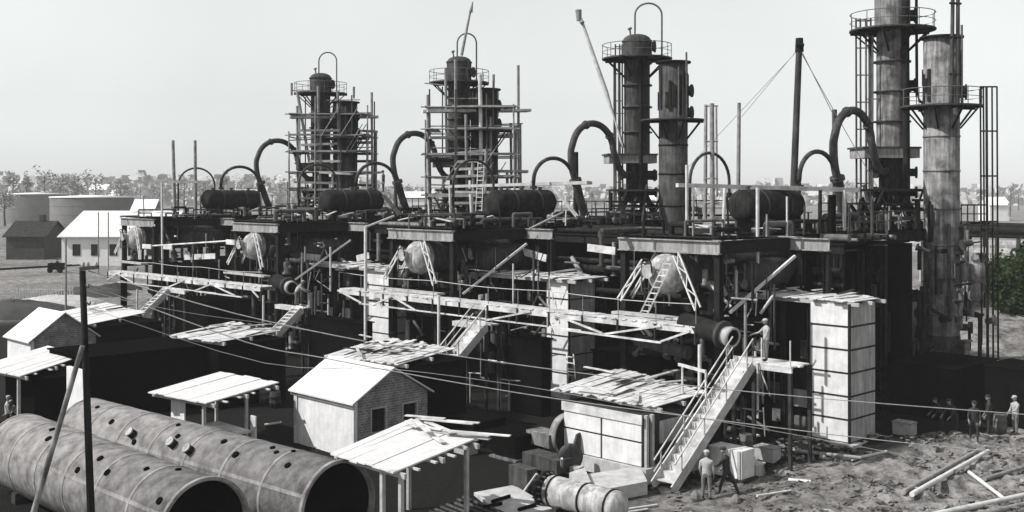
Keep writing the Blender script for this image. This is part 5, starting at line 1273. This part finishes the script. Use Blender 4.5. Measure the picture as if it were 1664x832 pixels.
# ================================================================== PEOPLE
def person(label, loc, facing, h=1.72, top='shirt', legs='trousers', pose='stand', cap=True, bend=0.0, larm=(20, 10), rarm=(15, 10)):
    """facing: angle in degrees about z, 0 = looks along +x"""
    k = h / 1.72
    V = {}; E = []; rad = {}
    def v(n, x, y, z, r): V[n] = (x * k, y * k, z * k); rad[n] = r * k
    hz = .92 if pose != 'sit' else .5
    bx = math.sin(R(bend)); bz = math.cos(R(bend))
    v('pel', 0, 0, hz, .135); v('waist', .0 + bx * .15, 0, hz + .16 * bz, .125); v('chest', bx * .38, 0, hz + .38 * bz, .155); v('shc', bx * .5, 0, hz + .5 * bz, .12); v('neck', bx * .58, 0, hz + .58 * bz, .06); v('nk2', bx * .63 + .01, 0, hz + .63 * bz, .058)
    E += [('pel', 'waist'), ('waist', 'chest'), ('chest', 'shc'), ('shc', 'neck'), ('neck', 'nk2')]
    for s, nm, (a1, a2), st in ((1, 'l', larm, .05), (-1, 'r', rarm, -.08)):
        v(nm + 'hip', 0, s * .1, hz - .04, .1)
        if pose == 'walk': kx, fx = st * 3, st * 5
        else: kx, fx = .02, st * .6
        if pose == 'sit': v(nm + 'kn', .42, s * .13, hz + .02, .065); v(nm + 'an', .46, s * .13, .1, .045); v(nm + 'to', .6, s * .15, .05, .04)
        else: v(nm + 'kn', kx, s * .12, .5, .068); v(nm + 'an', fx, s * .13, .09, .045); v(nm + 'to', fx + .17, s * .15, .04, .04)
        v(nm + 'th', (V[nm + 'hip'][0] / k + V[nm + 'kn'][0] / k) / 2, s * .115, (V[nm + 'hip'][2] + V[nm + 'kn'][2]) / 2 / k, .09)
        v(nm + 'cf', (V[nm + 'kn'][0] + V[nm + 'an'][0]) / 2 / k, s * .128, (V[nm + 'kn'][2] * .55 + V[nm + 'an'][2] * .45) / k, .066)
        E += [('pel', nm + 'hip'), (nm + 'hip', nm + 'th'), (nm + 'th', nm + 'kn'), (nm + 'kn', nm + 'cf'), (nm + 'cf', nm + 'an'), (nm + 'an', nm + 'to')]
        sx, sz = bx * .48, hz + .47 * bz
        ax_, az_ = math.sin(R(a1)), -math.cos(R(a1)); ex, ez = sx + ax_ * .28, sz + az_ * .28
        wx, wz = ex + math.sin(R(a1 + a2)) * .25, ez - math.cos(R(a1 + a2)) * .25
        v(nm + 'sh', sx, s * .19, sz, .07); v(nm + 'el', ex, s * .25, ez, .048); v(nm + 'wr', wx, s * .24, wz, .03)
        hx, hzz = math.sin(R(a1 + a2)), -math.cos(R(a1 + a2))
        v(nm + 'pa', wx + hx * .07, s * .235, wz + hzz * .07, .034)
        E += [('shc', nm + 'sh'), (nm + 'sh', nm + 'el'), (nm + 'el', nm + 'wr'), (nm + 'wr', nm + 'pa')]
        for j, (o_, ln) in enumerate(((-.03, .075), (-.01, .085), (.01, .08), (.03, .065))):
            v(nm + 'f%d' % j, wx + hx * .12 + hzz * -o_, s * .23, wz + hzz * .12 + hx * o_, .0095); v(nm + 'g%d' % j, wx + hx * (.12 + ln) + hzz * -o_, s * (.215), wz + hzz * (.11 + ln) + hx * o_, .008)
            E += [(nm + 'pa', nm + 'f%d' % j), (nm + 'f%d' % j, nm + 'g%d' % j)]
        v(nm + 't', wx + hx * .09 - hzz * .05, s * .2, wz + hzz * .09 + hx * .05, .011); E.append((nm + 'pa', nm + 't'))
    names = list(V); idx = {n: i for i, n in enumerate(names)}
    me = bpy.data.meshes.new('person'); me.from_pydata([V[n] for n in names], [(idx[a], idx[b]) for a, b in E], [])
    ob = bpy.data.objects.new('person', me); C.objects.link(ob)
    md = ob.modifiers.new('skin', 'SKIN'); md.use_smooth_shade = True
    ob.data.skin_vertices.new() if not ob.data.skin_vertices else None
    for i, n in enumerate(names):
        sv = me.skin_vertices[0].data[i]; sv.radius = (rad[n], rad[n] * (1.25 if n in ('chest', 'shc', 'pel', 'waist') else 1)); sv.use_root = (n == 'pel')
    ob.modifiers.new('sub', 'SUBSURF').levels = 1; ob.modifiers['sub'].render_levels = 1
    dg = bpy.context.evaluated_depsgraph_get(); m2 = bpy.data.meshes.new_from_object(ob.evaluated_get(dg))
    bpy.data.objects.remove(ob); m2.name = 'person'
    for nme in (top, legs, 'skin', 'boot'): m2.materials.append(M[nme])
    wrists = [Vector(V['lwr']), Vector(V['rwr'])]; 
    for p in m2.polygons:
        c = p.center; p.use_smooth = True
        if c.z < .13 * k: p.material_index = 3
        elif min((c - w_).length for w_ in wrists) < .05 * k or any((c - Vector(V[s + 'pa'])).length < .14 * k and (Vector(V[s + 'wr']) - c).dot(Vector(V[s + 'wr']) - Vector(V[s + 'pa'])) > -1 and (c - Vector(V[s + 'wr'])).dot(Vector(V[s + 'pa']) - Vector(V[s + 'wr'])) > 0 for s in 'lr'): p.material_index = 2
        elif c.z < (hz + .02) * k and abs(c.y) < .2 * k: p.material_index = 1
        elif (c - Vector(V['nk2'])).length < .07 * k: p.material_index = 2
        else: p.material_index = 0
    # head welded into the same mesh
    bmm = bmesh.new(); bmm.from_mesh(m2)
    hc = Vector(V['nk2']) + Vector((.03 + bx * .06, 0, .11)) * k
    r = bmesh.ops.create_icosphere(bmm, subdivisions=3, radius=.105 * k, matrix=Matrix.Translation(hc) @ Matrix.Diagonal((.95, .78, 1.18, 1)))
    hv = r['verts']
    for vv in hv:
        l = (vv.co - hc) / k
        if l.x > .05 and abs(l.y) < .018 and -.03 < l.z < .02: vv.co.x += .022 * k
        if l.z < -.05 and l.x > 0: vv.co.x += .012 * k
        if l.x > .07 and .015 < abs(l.y) < .045 and .005 < l.z < .035: vv.co.x -= .01 * k
    for f in {f for vv in hv for f in vv.link_faces}: f.material_index = 2; f.smooth = True
    for s in (-1, 1):
        r2 = bmesh.ops.create_icosphere(bmm, subdivisions=1, radius=.028 * k, matrix=Matrix.Translation(hc + Vector((-.005, s * .083, -.005)) * k) @ Matrix.Diagonal((.8, .35, 1.2, 1)))
        for f in {f for vv in r2['verts'] for f in vv.link_faces}: f.material_index = 2
    bmm.to_mesh(m2); bmm.free()
    o = bpy.data.objects.new('person', m2); C.objects.link(o); o.location = loc; o.rotation_euler = (0, 0, R(facing))
    o['label'] = label; o['category'] = 'person'
    if cap:
        mb = MB().lathe(hc + EZ * .035 * k, EZ, [(0, .098 * k), (.03 * k, .112 * k), (.07 * k, .11 * k), (.1 * k, .06 * k), (.105 * k, .001)], 18)
        mb.hexa([hc + Vector(q) * k for q in ((.07, -.06, .03), (.16, -.045, .02), (.16, .045, .02), (.07, .06, .03))], [hc + Vector(q) * k for q in ((.07, -.06, .045), (.16, -.045, .032), (.16, .045, .032), (.07, .06, .045))])
        mkobj('cap', mb, 'plankmid' if top == 'shirt' else 'dark_cloth', o)
    else:
        mb = MB().lathe(hc + Vector((-.012, 0, .03)) * k, EZ, [(-.04 * k, .098 * k), (.02 * k, .104 * k), (.07 * k, .085 * k), (.1 * k, .04 * k), (.105 * k, .001)], 18); mkobj('hair', mb, 'boot', o)
    return o
def gp(x, y, z=0):
    p = Pz(x, y, z); 
    if z == 0: p = Pz(x, y, 0); p.z = ground_h(p.x, p.y) + .0
    return p
person('man in white shirt and cap standing with his back turned by the nearest stairs', gp(1148, 812), 70, 1.78, 'shirt', 'trousers', larm=(5, 30), rarm=(0, 20))
person('man in dark clothes standing beside the man in the white shirt', gp(1181, 808), 150, 1.75, 'dark_cloth', 'dark_cloth', 'walk', larm=(30, 40), rarm=(10, 30), bend=8)
pl = G(rA - .75, -1.7, 4.38)
person('man in pale overalls standing on the landing beside the open pipe', pl, 190, 1.72, 'shirt', 'trousers', larm=(20, 15), rarm=(45, 30), cap=True)
person('dark clothed man standing on top of the drum, second unit from the left', P(623, 313, 82.5), 200, 1.6, 'dark_cloth', 'dark_cloth', larm=(10, 5), rarm=(5, 5))
person('dark worker bending down, left of the group at the right edge', gp(1552, 712), 200, 1.7, 'dark_cloth', 'dark_cloth', bend=28, larm=(25, 20), rarm=(30, 15))
person('dark worker standing in the middle of the group at the right', gp(1583, 724), 250, 1.75, 'dark_cloth', 'dark_cloth', 'walk', larm=(10, 15), rarm=(25, 20))
person('worker in dark shirt standing right of the middle worker', gp(1607, 716), 160, 1.75, 'dark_cloth', 'dark_cloth', larm=(12, 10))
person('worker in white shirt at the right edge', gp(1650, 714), 190, 1.72, 'shirt', 'trousers', larm=(30, 50), rarm=(15, 20))
person('bending worker in pale jacket beside the dark pump shed', gp(1530, 704), 180, 1.6, 'dark_cloth', 'dark_cloth', bend=25, larm=(20, 20), rarm=(25, 20))
person('worker in pale shirt at the left edge behind the tanks', gp(12, 703), 20, 1.7, 'shirt', 'dark_cloth', larm=(20, 40))
person('worker in dark jacket beside the white screen at the left', gp(52, 700), 120, 1.7, 'dark_cloth', 'trousers', larm=(10, 20))
person('worker crouched low between the two men at the left edge', gp(30, 700), 200, 1.5, 'shirt', 'dark_cloth', bend=30, larm=(40, 20))
person('small far figure by the dark cart on the yard', Pz(93, 441, 0), 90, 1.7, 'dark_cloth', 'dark_cloth')
person('dim figure working at the head of the second stairs from the left', G(rC + .9, -1.9, 4.12), 0, 1.7, 'shirt', 'trousers', bend=35, larm=(40, 30), rarm=(40, 20))

# ladder against the nearest vessel, and one on the second scaffold
def ladder(label, p, q, wd=.42, n=9):
    p = Vector(p); q = Vector(q); t = Thing('ladder', label, 'ladder', p); d = (q - p).normalized(); s = ER * (wd / 2)
    for g in (-1, 1): t.part('rail', MB().bar(p + s * g, q + s * g, .06, .06), 'plank')
    for i in range(n): a = p.lerp(q, (i + .5) / n); t.part('rung', MB().bar(a - s, a + s, .05, .05), 'plank')
ladder('pale wooden ladder leaning against the nearest dished vessel', Pu(1046, 510, -2.0), Pu(1088, 424, -1.15))
ladder('pale ladder standing in front of the second pair of columns from the left', P(778, 345, 87), P(782, 262, 87.5), .7, 12)
ladder('pale ladder poles leaning on the middle white tower', Pu(929, 615, 1.5), Pu(926, 575, 2.5), .5, 4)

# ================================================================== BACKGROUND
def rp(x, y, z=0): return Pz(x, y, z)
def big_round(label, cx, Y, dia, h, base=0):
    c = P(cx, 0, Y); c.z = base; t = Thing('oil_tank', label, 'tank', c, 'round oil tanks in the left background')
    t.part('wall', MB().lathe(c, EZ, [(0, dia / 2), (h, dia / 2)], 64), 'fartank'); t.part('roof', MB().lathe(c, EZ, [(h + .003, dia / 2 + .2), (h + .25, dia / 2 + .2), (h + .7, .001)], 64), 'farwall')
    m = MB()
    for i in range(1, 4): m.lathe(c, EZ, [(h * i / 4, dia / 2), (h * i / 4, dia / 2 + .04), (h * i / 4 + .12, dia / 2 + .04), (h * i / 4 + .12, dia / 2)], 64)
    t.part('wall_seam', m, 'fartank')
big_round('squat round oil tank, the left one of two', 58, 400, 22, 10.2)
big_round('squat round oil tank, the right one of two with shaded side', 150, 315, 22.5, 9.6)
def far_house(label, x0, x1, yb, Y, zw, zr, depth, wall='farwall', roof='sheet', group=None, windows=0, door=False, chimney=False):
    a = P(x0, yb, Y); b = P(x1, yb, Y); a.z = b.z = 0; L = (b - a).length
    t = Thing('far_house', label, 'house', a, group)
    dx = Vector((1, 0, 0)); dy = Vector((0, 1, 0))
    def bx(x0, x1, y0, y1, z0, z1): return MB().hexa([a + Vector(q) for q in ((x0, y0, z0), (x1, y0, z0), (x1, y1, z0), (x0, y1, z0))], [a + Vector(q) for q in ((x0, y0, z1), (x1, y0, z1), (x1, y1, z1), (x0, y1, z1))])
    m = bx(0, L, 0, depth, 0, zw)
    m.add([a + Vector(q) for q in ((0, 0, zw), (0, depth, zw), (0, depth / 2, zr), (L, 0, zw), (L, depth, zw), (L, depth / 2, zr))], [(0, 2, 1), (3, 4, 5), (0, 3, 5, 2), (1, 2, 5, 4)])
    t.part('wall', m, wall)
    for s, (y0, y1) in enumerate(((-.5, depth / 2), (depth + .5, depth / 2))):
        b_ = [a + Vector(q) for q in ((-.5, y0, zw - .1 + .05), (L + .5, y0, zw - .1 + .05), (L + .5, y1, zr + .05), (-.5, y1, zr + .05))]
        t.part('roof', MB().hexa(b_, [p + EZ * .12 for p in b_]), roof)
    for i in range(windows):
        x = L * (i + .6) / (windows + .4); t.part('window', bx(x, x + 1.2, -.06, -.004, zw * .35, zw * .75), 'glass')
    if door: t.part('door', bx(L * .92, L * .97, -.06, -.004, 0, 2.1), 'plankdark')
    if chimney: t.part('chimney', bx(L * .6, L * .7, depth * .45, depth * .6, zr - .6, zr + 1.2), 'fardark')
    return t
far_house('long whitewashed workshop with bright white roof in the left background', 100, 262, 420, 170, 4.4, 8.1, 20, windows=5, door=True)
far_house('dark wooden house with small roof vent left of the white workshop', 10, 72, 415, 185, 3.8, 6.2, 9, 'fardark', 'plankdark', chimney=True)
far_house('small gabled hut behind the white workshop', 212, 246, 370, 300, 5, 9, 10, 'fartank', 'farwall')
for i, (x0, x1, Y, z1, z2, w_) in enumerate(((145, 172, 620, 12, 15, 'farwall'), (178, 205, 560, 9, 12, 'farwall'), (330, 372, 500, 7, 10, 'fartank'), (655, 690, 520, 8, 11, 'farwall'), (1200, 1235, 500, 7, 10, 'fartank'), (1608, 1640, 420, 6, 9, 'farwall'), (380, 420, 620, 8, 12, 'fartank'), (1040, 1065, 560, 7, 10, 'farwall'))):
    far_house('pale distant house, ' + ['leftmost of the far houses above the round tanks', 'right of the leftmost far house above the round tanks', 'beyond the left masts', 'behind the second gooseneck from the left', 'behind the derrick mast', 'beyond the ladder cage at the right edge', 'left of the leftmost gooseneck', 'between the third pair of columns'][i], x0, x1, 310, Y, z1, z2, 10, w_, 'farwall')
# picket fence, cart, rails, and a low embankment wall
t = Thing('picket_fence', 'pale picket fence on the yard at the left', 'fence', Pz(30, 488, 0))
a = Pz(25, 490, 0); b = Pz(118, 492, 0)
t.part('rail', MB().bar(a + EZ * 1.3, b + EZ * 1.3, .08, .12), 'plankmid'); pk = MB()
for i in range(22): p = a.lerp(b, i / 21); pk.bar(p, p + EZ * (1.8 + random.uniform(-.08, .08)), .15, .05, Vector((0, 1, 0)))
t.part('pickets', pk, 'plankmid')
t = Thing('hand_cart', 'small dark cart on the yard beside the far figure', 'cart', Pz(93, 443, 0)); p = Pz(93, 443, 0)
t.part('body', MB().bar(p + Vector((-1.1, 0, .9)), p + Vector((1.1, 0, .9)), 1.2, .9), 'soot')
for s in (-.7, .7): t.part('wheel', MB().lathe(p + Vector((s, -.7, .4)), Vector((0, -1, 0)), [(0, .001), (0, .4), (.1, .4), (.1, .001)], 16), 'soot')
for i, (x, y0_, y1_) in enumerate(((107, 387, 520), (160, 345, 445), (176, 345, 445))):
    Yb = F * CAMZ / (y1_ - HY); single('yard_pole', MB().tube(P(x, y1_, Yb), P(x, y0_, Yb), .1, .08, n=6), 'pole', ['slim pole standing on the left yard', 'left one of two poles before the white workshop', 'right one of two poles before the white workshop'][i], 'pole')
# railway strip on the yard
t = Thing('rail_track', 'railway track crossing the left yard', 'track', Pz(0, 440, 0))
for o_ in (-.75, .75):
    a = Pz(-60, 442, 0); b = Pz(190, 428, 0); t.part('rail', MB().bar(a + Vector((0, o_, .14)), b + Vector((0, o_, .14)), .1, .16), 'steel')
m = MB(); 
for i in range(46): p = a.lerp(b, i / 45); m.bar(p + Vector((0, -1.2, .03)), p + Vector((0, 1.2, .03)), .25, .06)
t.part('sleepers', m, 'plankdark')
# heaps on yard
for i, (x, y, s, m_) in enumerate(((20, 512, 4.2, 'fardark'), (95, 497, 3.4, 'concrete'), (60, 505, 2.6, 'concrete'), (150, 480, 3, 'fardark'), (190, 470, 2.2, 'plankdark'), (345, 575 - 60, 2, 'fardark'))):
    p = Pz(x, y, 0); mb = MB(); n = 14; rn = random.Random(i)
    rings = [(0, s), (s * .16, s * .8), (s * .28, s * .45), (s * .33, .05)]
    vs = []
    for h_, rr in rings: vs += [p + Vector((math.cos(6.283 * q / n) * rr * rn.uniform(.85, 1.2) * 1.5, math.sin(6.283 * q / n) * rr * rn.uniform(.8, 1.1), h_ * rn.uniform(.8, 1.1) - (.1 if h_ == 0 else 0))) for q in range(n)]
    mb.add(vs, [(a * n + q, a * n + (q + 1) % n, (a + 1) * n + (q + 1) % n, (a + 1) * n + q) for a in range(3) for q in range(n)], True)
    single('heap', mb, m_, ['big dark heap of earth at the left edge', 'pale sand heap right of the fence', 'pale sand heap before the fence', 'dark scrap heap under the left gangway end', 'small dark heap beside the gangway post', 'dark heap between the left units'][i], 'heap')

# right background: pipe rack, low walls
t = Thing('pipe_rack', 'dark horizontal pipe rack in the right background', 'pipe rack', P(1600, 400, 100))
for y, r_ in ((368, .25), (376, .4), (385, .2)): t.part('pipe', MB().tube(P(1470, y - 6, 104), P(1760, y + 2, 96), r_, n=8), 'steel')
for x in (1500, 1560, 1620, 1655): p = P(x, 376, 102); t.part('post', MB().bar(Vector((p.x, p.y, 0)), p, .3, .3), 'steelmid')
t = Thing('plank_fence', 'low pale plank fence under the pipe rack at the right', 'fence', P(1600, 410, 110))
for y in (395, 408): t.part('rail', MB().bar(P(1430, y - 4, 125), P(1780, y + 2, 118), .15, .5), 'plank')
for i in range(12): p = P(1440 + i * 28, 400, 123); t.part('post', MB().bar(Vector((p.x, p.y, 0)), p + EZ * .5, .2, .2), 'plankmid')
t = Thing('slim_mast', 'slim far mast left of the derrick', 'mast', P(1136, 310, 300)); t.part('shaft', MB().tube(P(1640, 352, 250), P(1640, 330, 250), .3, n=6), 'pole')

# foliage
def leaf_cloud(center, rx, ry, rz, n, size, seed, clumps=9):
    rnd = random.Random(seed); mb = MB(); cl = []
    for i in range(clumps):
        a = rnd.uniform(0, 6.283); e = rnd.uniform(-.9, 1); q = rnd.uniform(.3, .85)
        cl.append((Vector((math.cos(a) * q * rx, math.sin(a) * q * ry, e * rz * .75)), rnd.uniform(.28, .5)))
    for i in range(n):
        c, s = rnd.choice(cl); d = Vector((rnd.gauss(0, 1), rnd.gauss(0, 1), rnd.gauss(0, 1))).normalized() * (rnd.random() ** .4) * s
        p = center + c + Vector((d.x * rx, d.y * ry, d.z * rz)); nn = Vector((rnd.gauss(0, 1), rnd.gauss(0, 1), rnd.gauss(0, 1) + .4)).normalized()
        _, x, y = basis(nn); f = size * rnd.uniform(.5, 1.3); mb.add([p - x * f - y * f * .5, p + x * f - y * f * .5, p + x * f * .7 + y * f, p - x * f * .6 + y * f * .8], [(0, 1, 2, 3)])
    return mb
def make_tree(kind, seed):
    h = 20; t = Thing('far_tree', 'x', 'tree', (0, 0, 0)); m = MB(); rnd = random.Random(seed)
    wd = {'round': 5.5, 'poplar': 2.2, 'loose': 4.5}[kind]
    m.poly([Vector((0, 0, 0)), Vector((.2, 0, h * .4)), Vector((0, .2, h * .85))], [.5, .35, .1], 7)
    for i in range(7):
        z = h * rnd.uniform(.35, .8); a = rnd.uniform(0, 6.28); m.tube(Vector((.1, 0, z)), Vector((math.cos(a) * wd * .6, math.sin(a) * wd * .6, z + h * .12)), .16, .05, n=5)
    t.part('trunk', m, 'bark')
    t.part('crown', leaf_cloud(Vector((0, 0, h * .66)), wd, wd, h * .36, {'round': 800, 'poplar': 420, 'loose': 380}[kind], .36, seed, 12), 'leaf')
    return t.o
protos = {k: make_tree(k, i + 20) for i, k in enumerate(('round', 'poplar', 'loose'))}
used = set()
def put_tree(kind, x, Y, s, label, rz):
    src = protos[kind]
    if kind not in used: o = src; used.add(kind)
    else:
        o = src.copy(); C.objects.link(o)
        for ch in src.children: c = ch.copy(); C.objects.link(c); c.parent = o
    o.location = ((x - CX) * Y / F, Y, 0); o.scale = (s * 1.15, s * 1.15, s); o.rotation_euler = (0, 0, rz)
    o['label'] = label; o['category'] = 'tree'; o['group'] = 'hazy trees along the horizon'
rnd = random.Random(3)
LT = [('round', 122, 520, 1.12, 'tallest round crowned far tree above the round oil tanks'), ('round', 196, 560, 1.0, 'broad far tree right of the tallest one, above the workshop'),
      ('poplar', 22, 450, 1.0, 'slim far tree at the very left edge'), ('poplar', 44, 470, 1.0, 'second slim far tree from the left edge'), ('round', 8, 360, .7, 'dark low far tree behind the left round tank, at the edge'),
      ('loose', 72, 500, 1.1, 'loose far tree right of the slim pair at the left'), ('loose', 155, 540, 1.05, 'loose far tree between the two broad ones'), ('round', 98, 600, 1.15, 'far tree left of the tallest one')]
for kd, x, Y, s, lb in LT: put_tree(kd, x, Y, s, lb, rnd.uniform(0, 6))
GEN = 'faint hazy tree in the far belt behind the plant'
LM = [(228, 'right of the white workshop'), (262, 'just left of the two leftmost masts'), (300, 'between the two leftmost masts'), (335, 'right of the two leftmost masts'), (362, 'above the leftmost deck drum'),
      (400, 'left of the leftmost gooseneck'), (455, 'inside the leftmost gooseneck'), (560, 'behind the leftmost pair of columns'), (620, 'left of the second gooseneck'), (675, 'inside the second gooseneck'),
      (866, 'right of the second pair of columns'), (910, 'left of the third gooseneck'), (970, 'inside the third gooseneck'), (1128, 'right of the third pair of columns'), (1190, 'right of the ladder mast'), (1240, 'left of the derrick mast'), (1350, 'inside the rightmost gooseneck'), (1385, 'left of the tallest column'), (1640, 'beyond the ladder cage at the right edge')]
seenl = {}
xs2 = [228, 248, 262, 345, 362, 392, 408, 612, 632, 668, 686, 866, 884, 905, 925, 962, 985, 1128, 1180, 1215, 1240, 1262, 1345, 1370, 1385, 1628, 1642, 1655, 300, 330, 455, 470, 560]
for i, x in enumerate(xs2):
    kd = rnd.choice(('round', 'loose', 'poplar')); lm = min(LM, key=lambda q: abs(q[0] - x))[1]
    sh = {'round': 'round', 'loose': 'thin', 'poplar': 'slim'}[kd]; j = seenl.get((sh, lm), 0); seenl[(sh, lm)] = j + 1
    put_tree(kd, x, rnd.uniform(520, 820), rnd.uniform(.75, 1.15) * (1 if x < 500 else .8), ('', 'second ', 'third ', 'fourth ')[j] + 'faint ' + sh + ' far tree ' + lm, rnd.uniform(0, 6))
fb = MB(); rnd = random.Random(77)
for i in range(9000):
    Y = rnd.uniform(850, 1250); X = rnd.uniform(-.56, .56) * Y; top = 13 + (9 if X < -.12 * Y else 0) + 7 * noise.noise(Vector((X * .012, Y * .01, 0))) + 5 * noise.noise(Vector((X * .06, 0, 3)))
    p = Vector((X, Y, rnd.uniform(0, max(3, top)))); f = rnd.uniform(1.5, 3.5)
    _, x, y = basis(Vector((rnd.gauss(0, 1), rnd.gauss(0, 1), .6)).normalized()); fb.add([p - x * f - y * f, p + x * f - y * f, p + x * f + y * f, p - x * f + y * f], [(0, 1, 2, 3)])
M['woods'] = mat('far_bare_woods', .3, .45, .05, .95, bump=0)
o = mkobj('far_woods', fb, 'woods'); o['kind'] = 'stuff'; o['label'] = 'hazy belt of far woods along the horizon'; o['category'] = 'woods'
# green bush on the bank at the right edge
c = P(1652, 468, 84); bz_ = ground_h(c.x, c.y)
t = Thing('green_bush', 'dense dark green bush on the bank at the right edge', 'bush', Vector((c.x, c.y, bz_)))
t.part('foliage', leaf_cloud(Vector((c.x + .6, c.y, 4.5)), 2.9, 2.2, 3.0, 9000, .16, 'bush', 40), 'green')
m = MB()
for i in range(6): a = i; m.tube(Vector((c.x, c.y, bz_ - .2)), Vector((c.x + math.cos(a) * 1.2, c.y + math.sin(a), 4.5)), .08, .03, n=6)
t.part('stem', m, 'bark')

# ================================================================== HAZE
HZ = MB().hexa([Vector(q) for q in ((-1600, -40, -1), (1600, -40, -1), (1600, 1500, -1), (-1600, 1500, -1))], [Vector(q) for q in ((-1600, -40, 34), (1600, -40, 34), (1600, 1500, 34), (-1600, 1500, 34))])
hm_ = bpy.data.materials.new('haze'); hm_.use_nodes = True; n = hm_.node_tree; n.nodes.clear()
vo = n.nodes.new('ShaderNodeVolumePrincipled'); vo.inputs['Color'].default_value = (.98, .98, .97, 1); vo.inputs['Density'].default_value = 0.00024; vo.inputs['Anisotropy'].default_value = -.25
oo = n.nodes.new('ShaderNodeOutputMaterial'); n.links.new(vo.outputs[0], oo.inputs['Volume'])
hz_o = mkobj('haze', HZ, hm_); hz_o['kind'] = 'stuff'
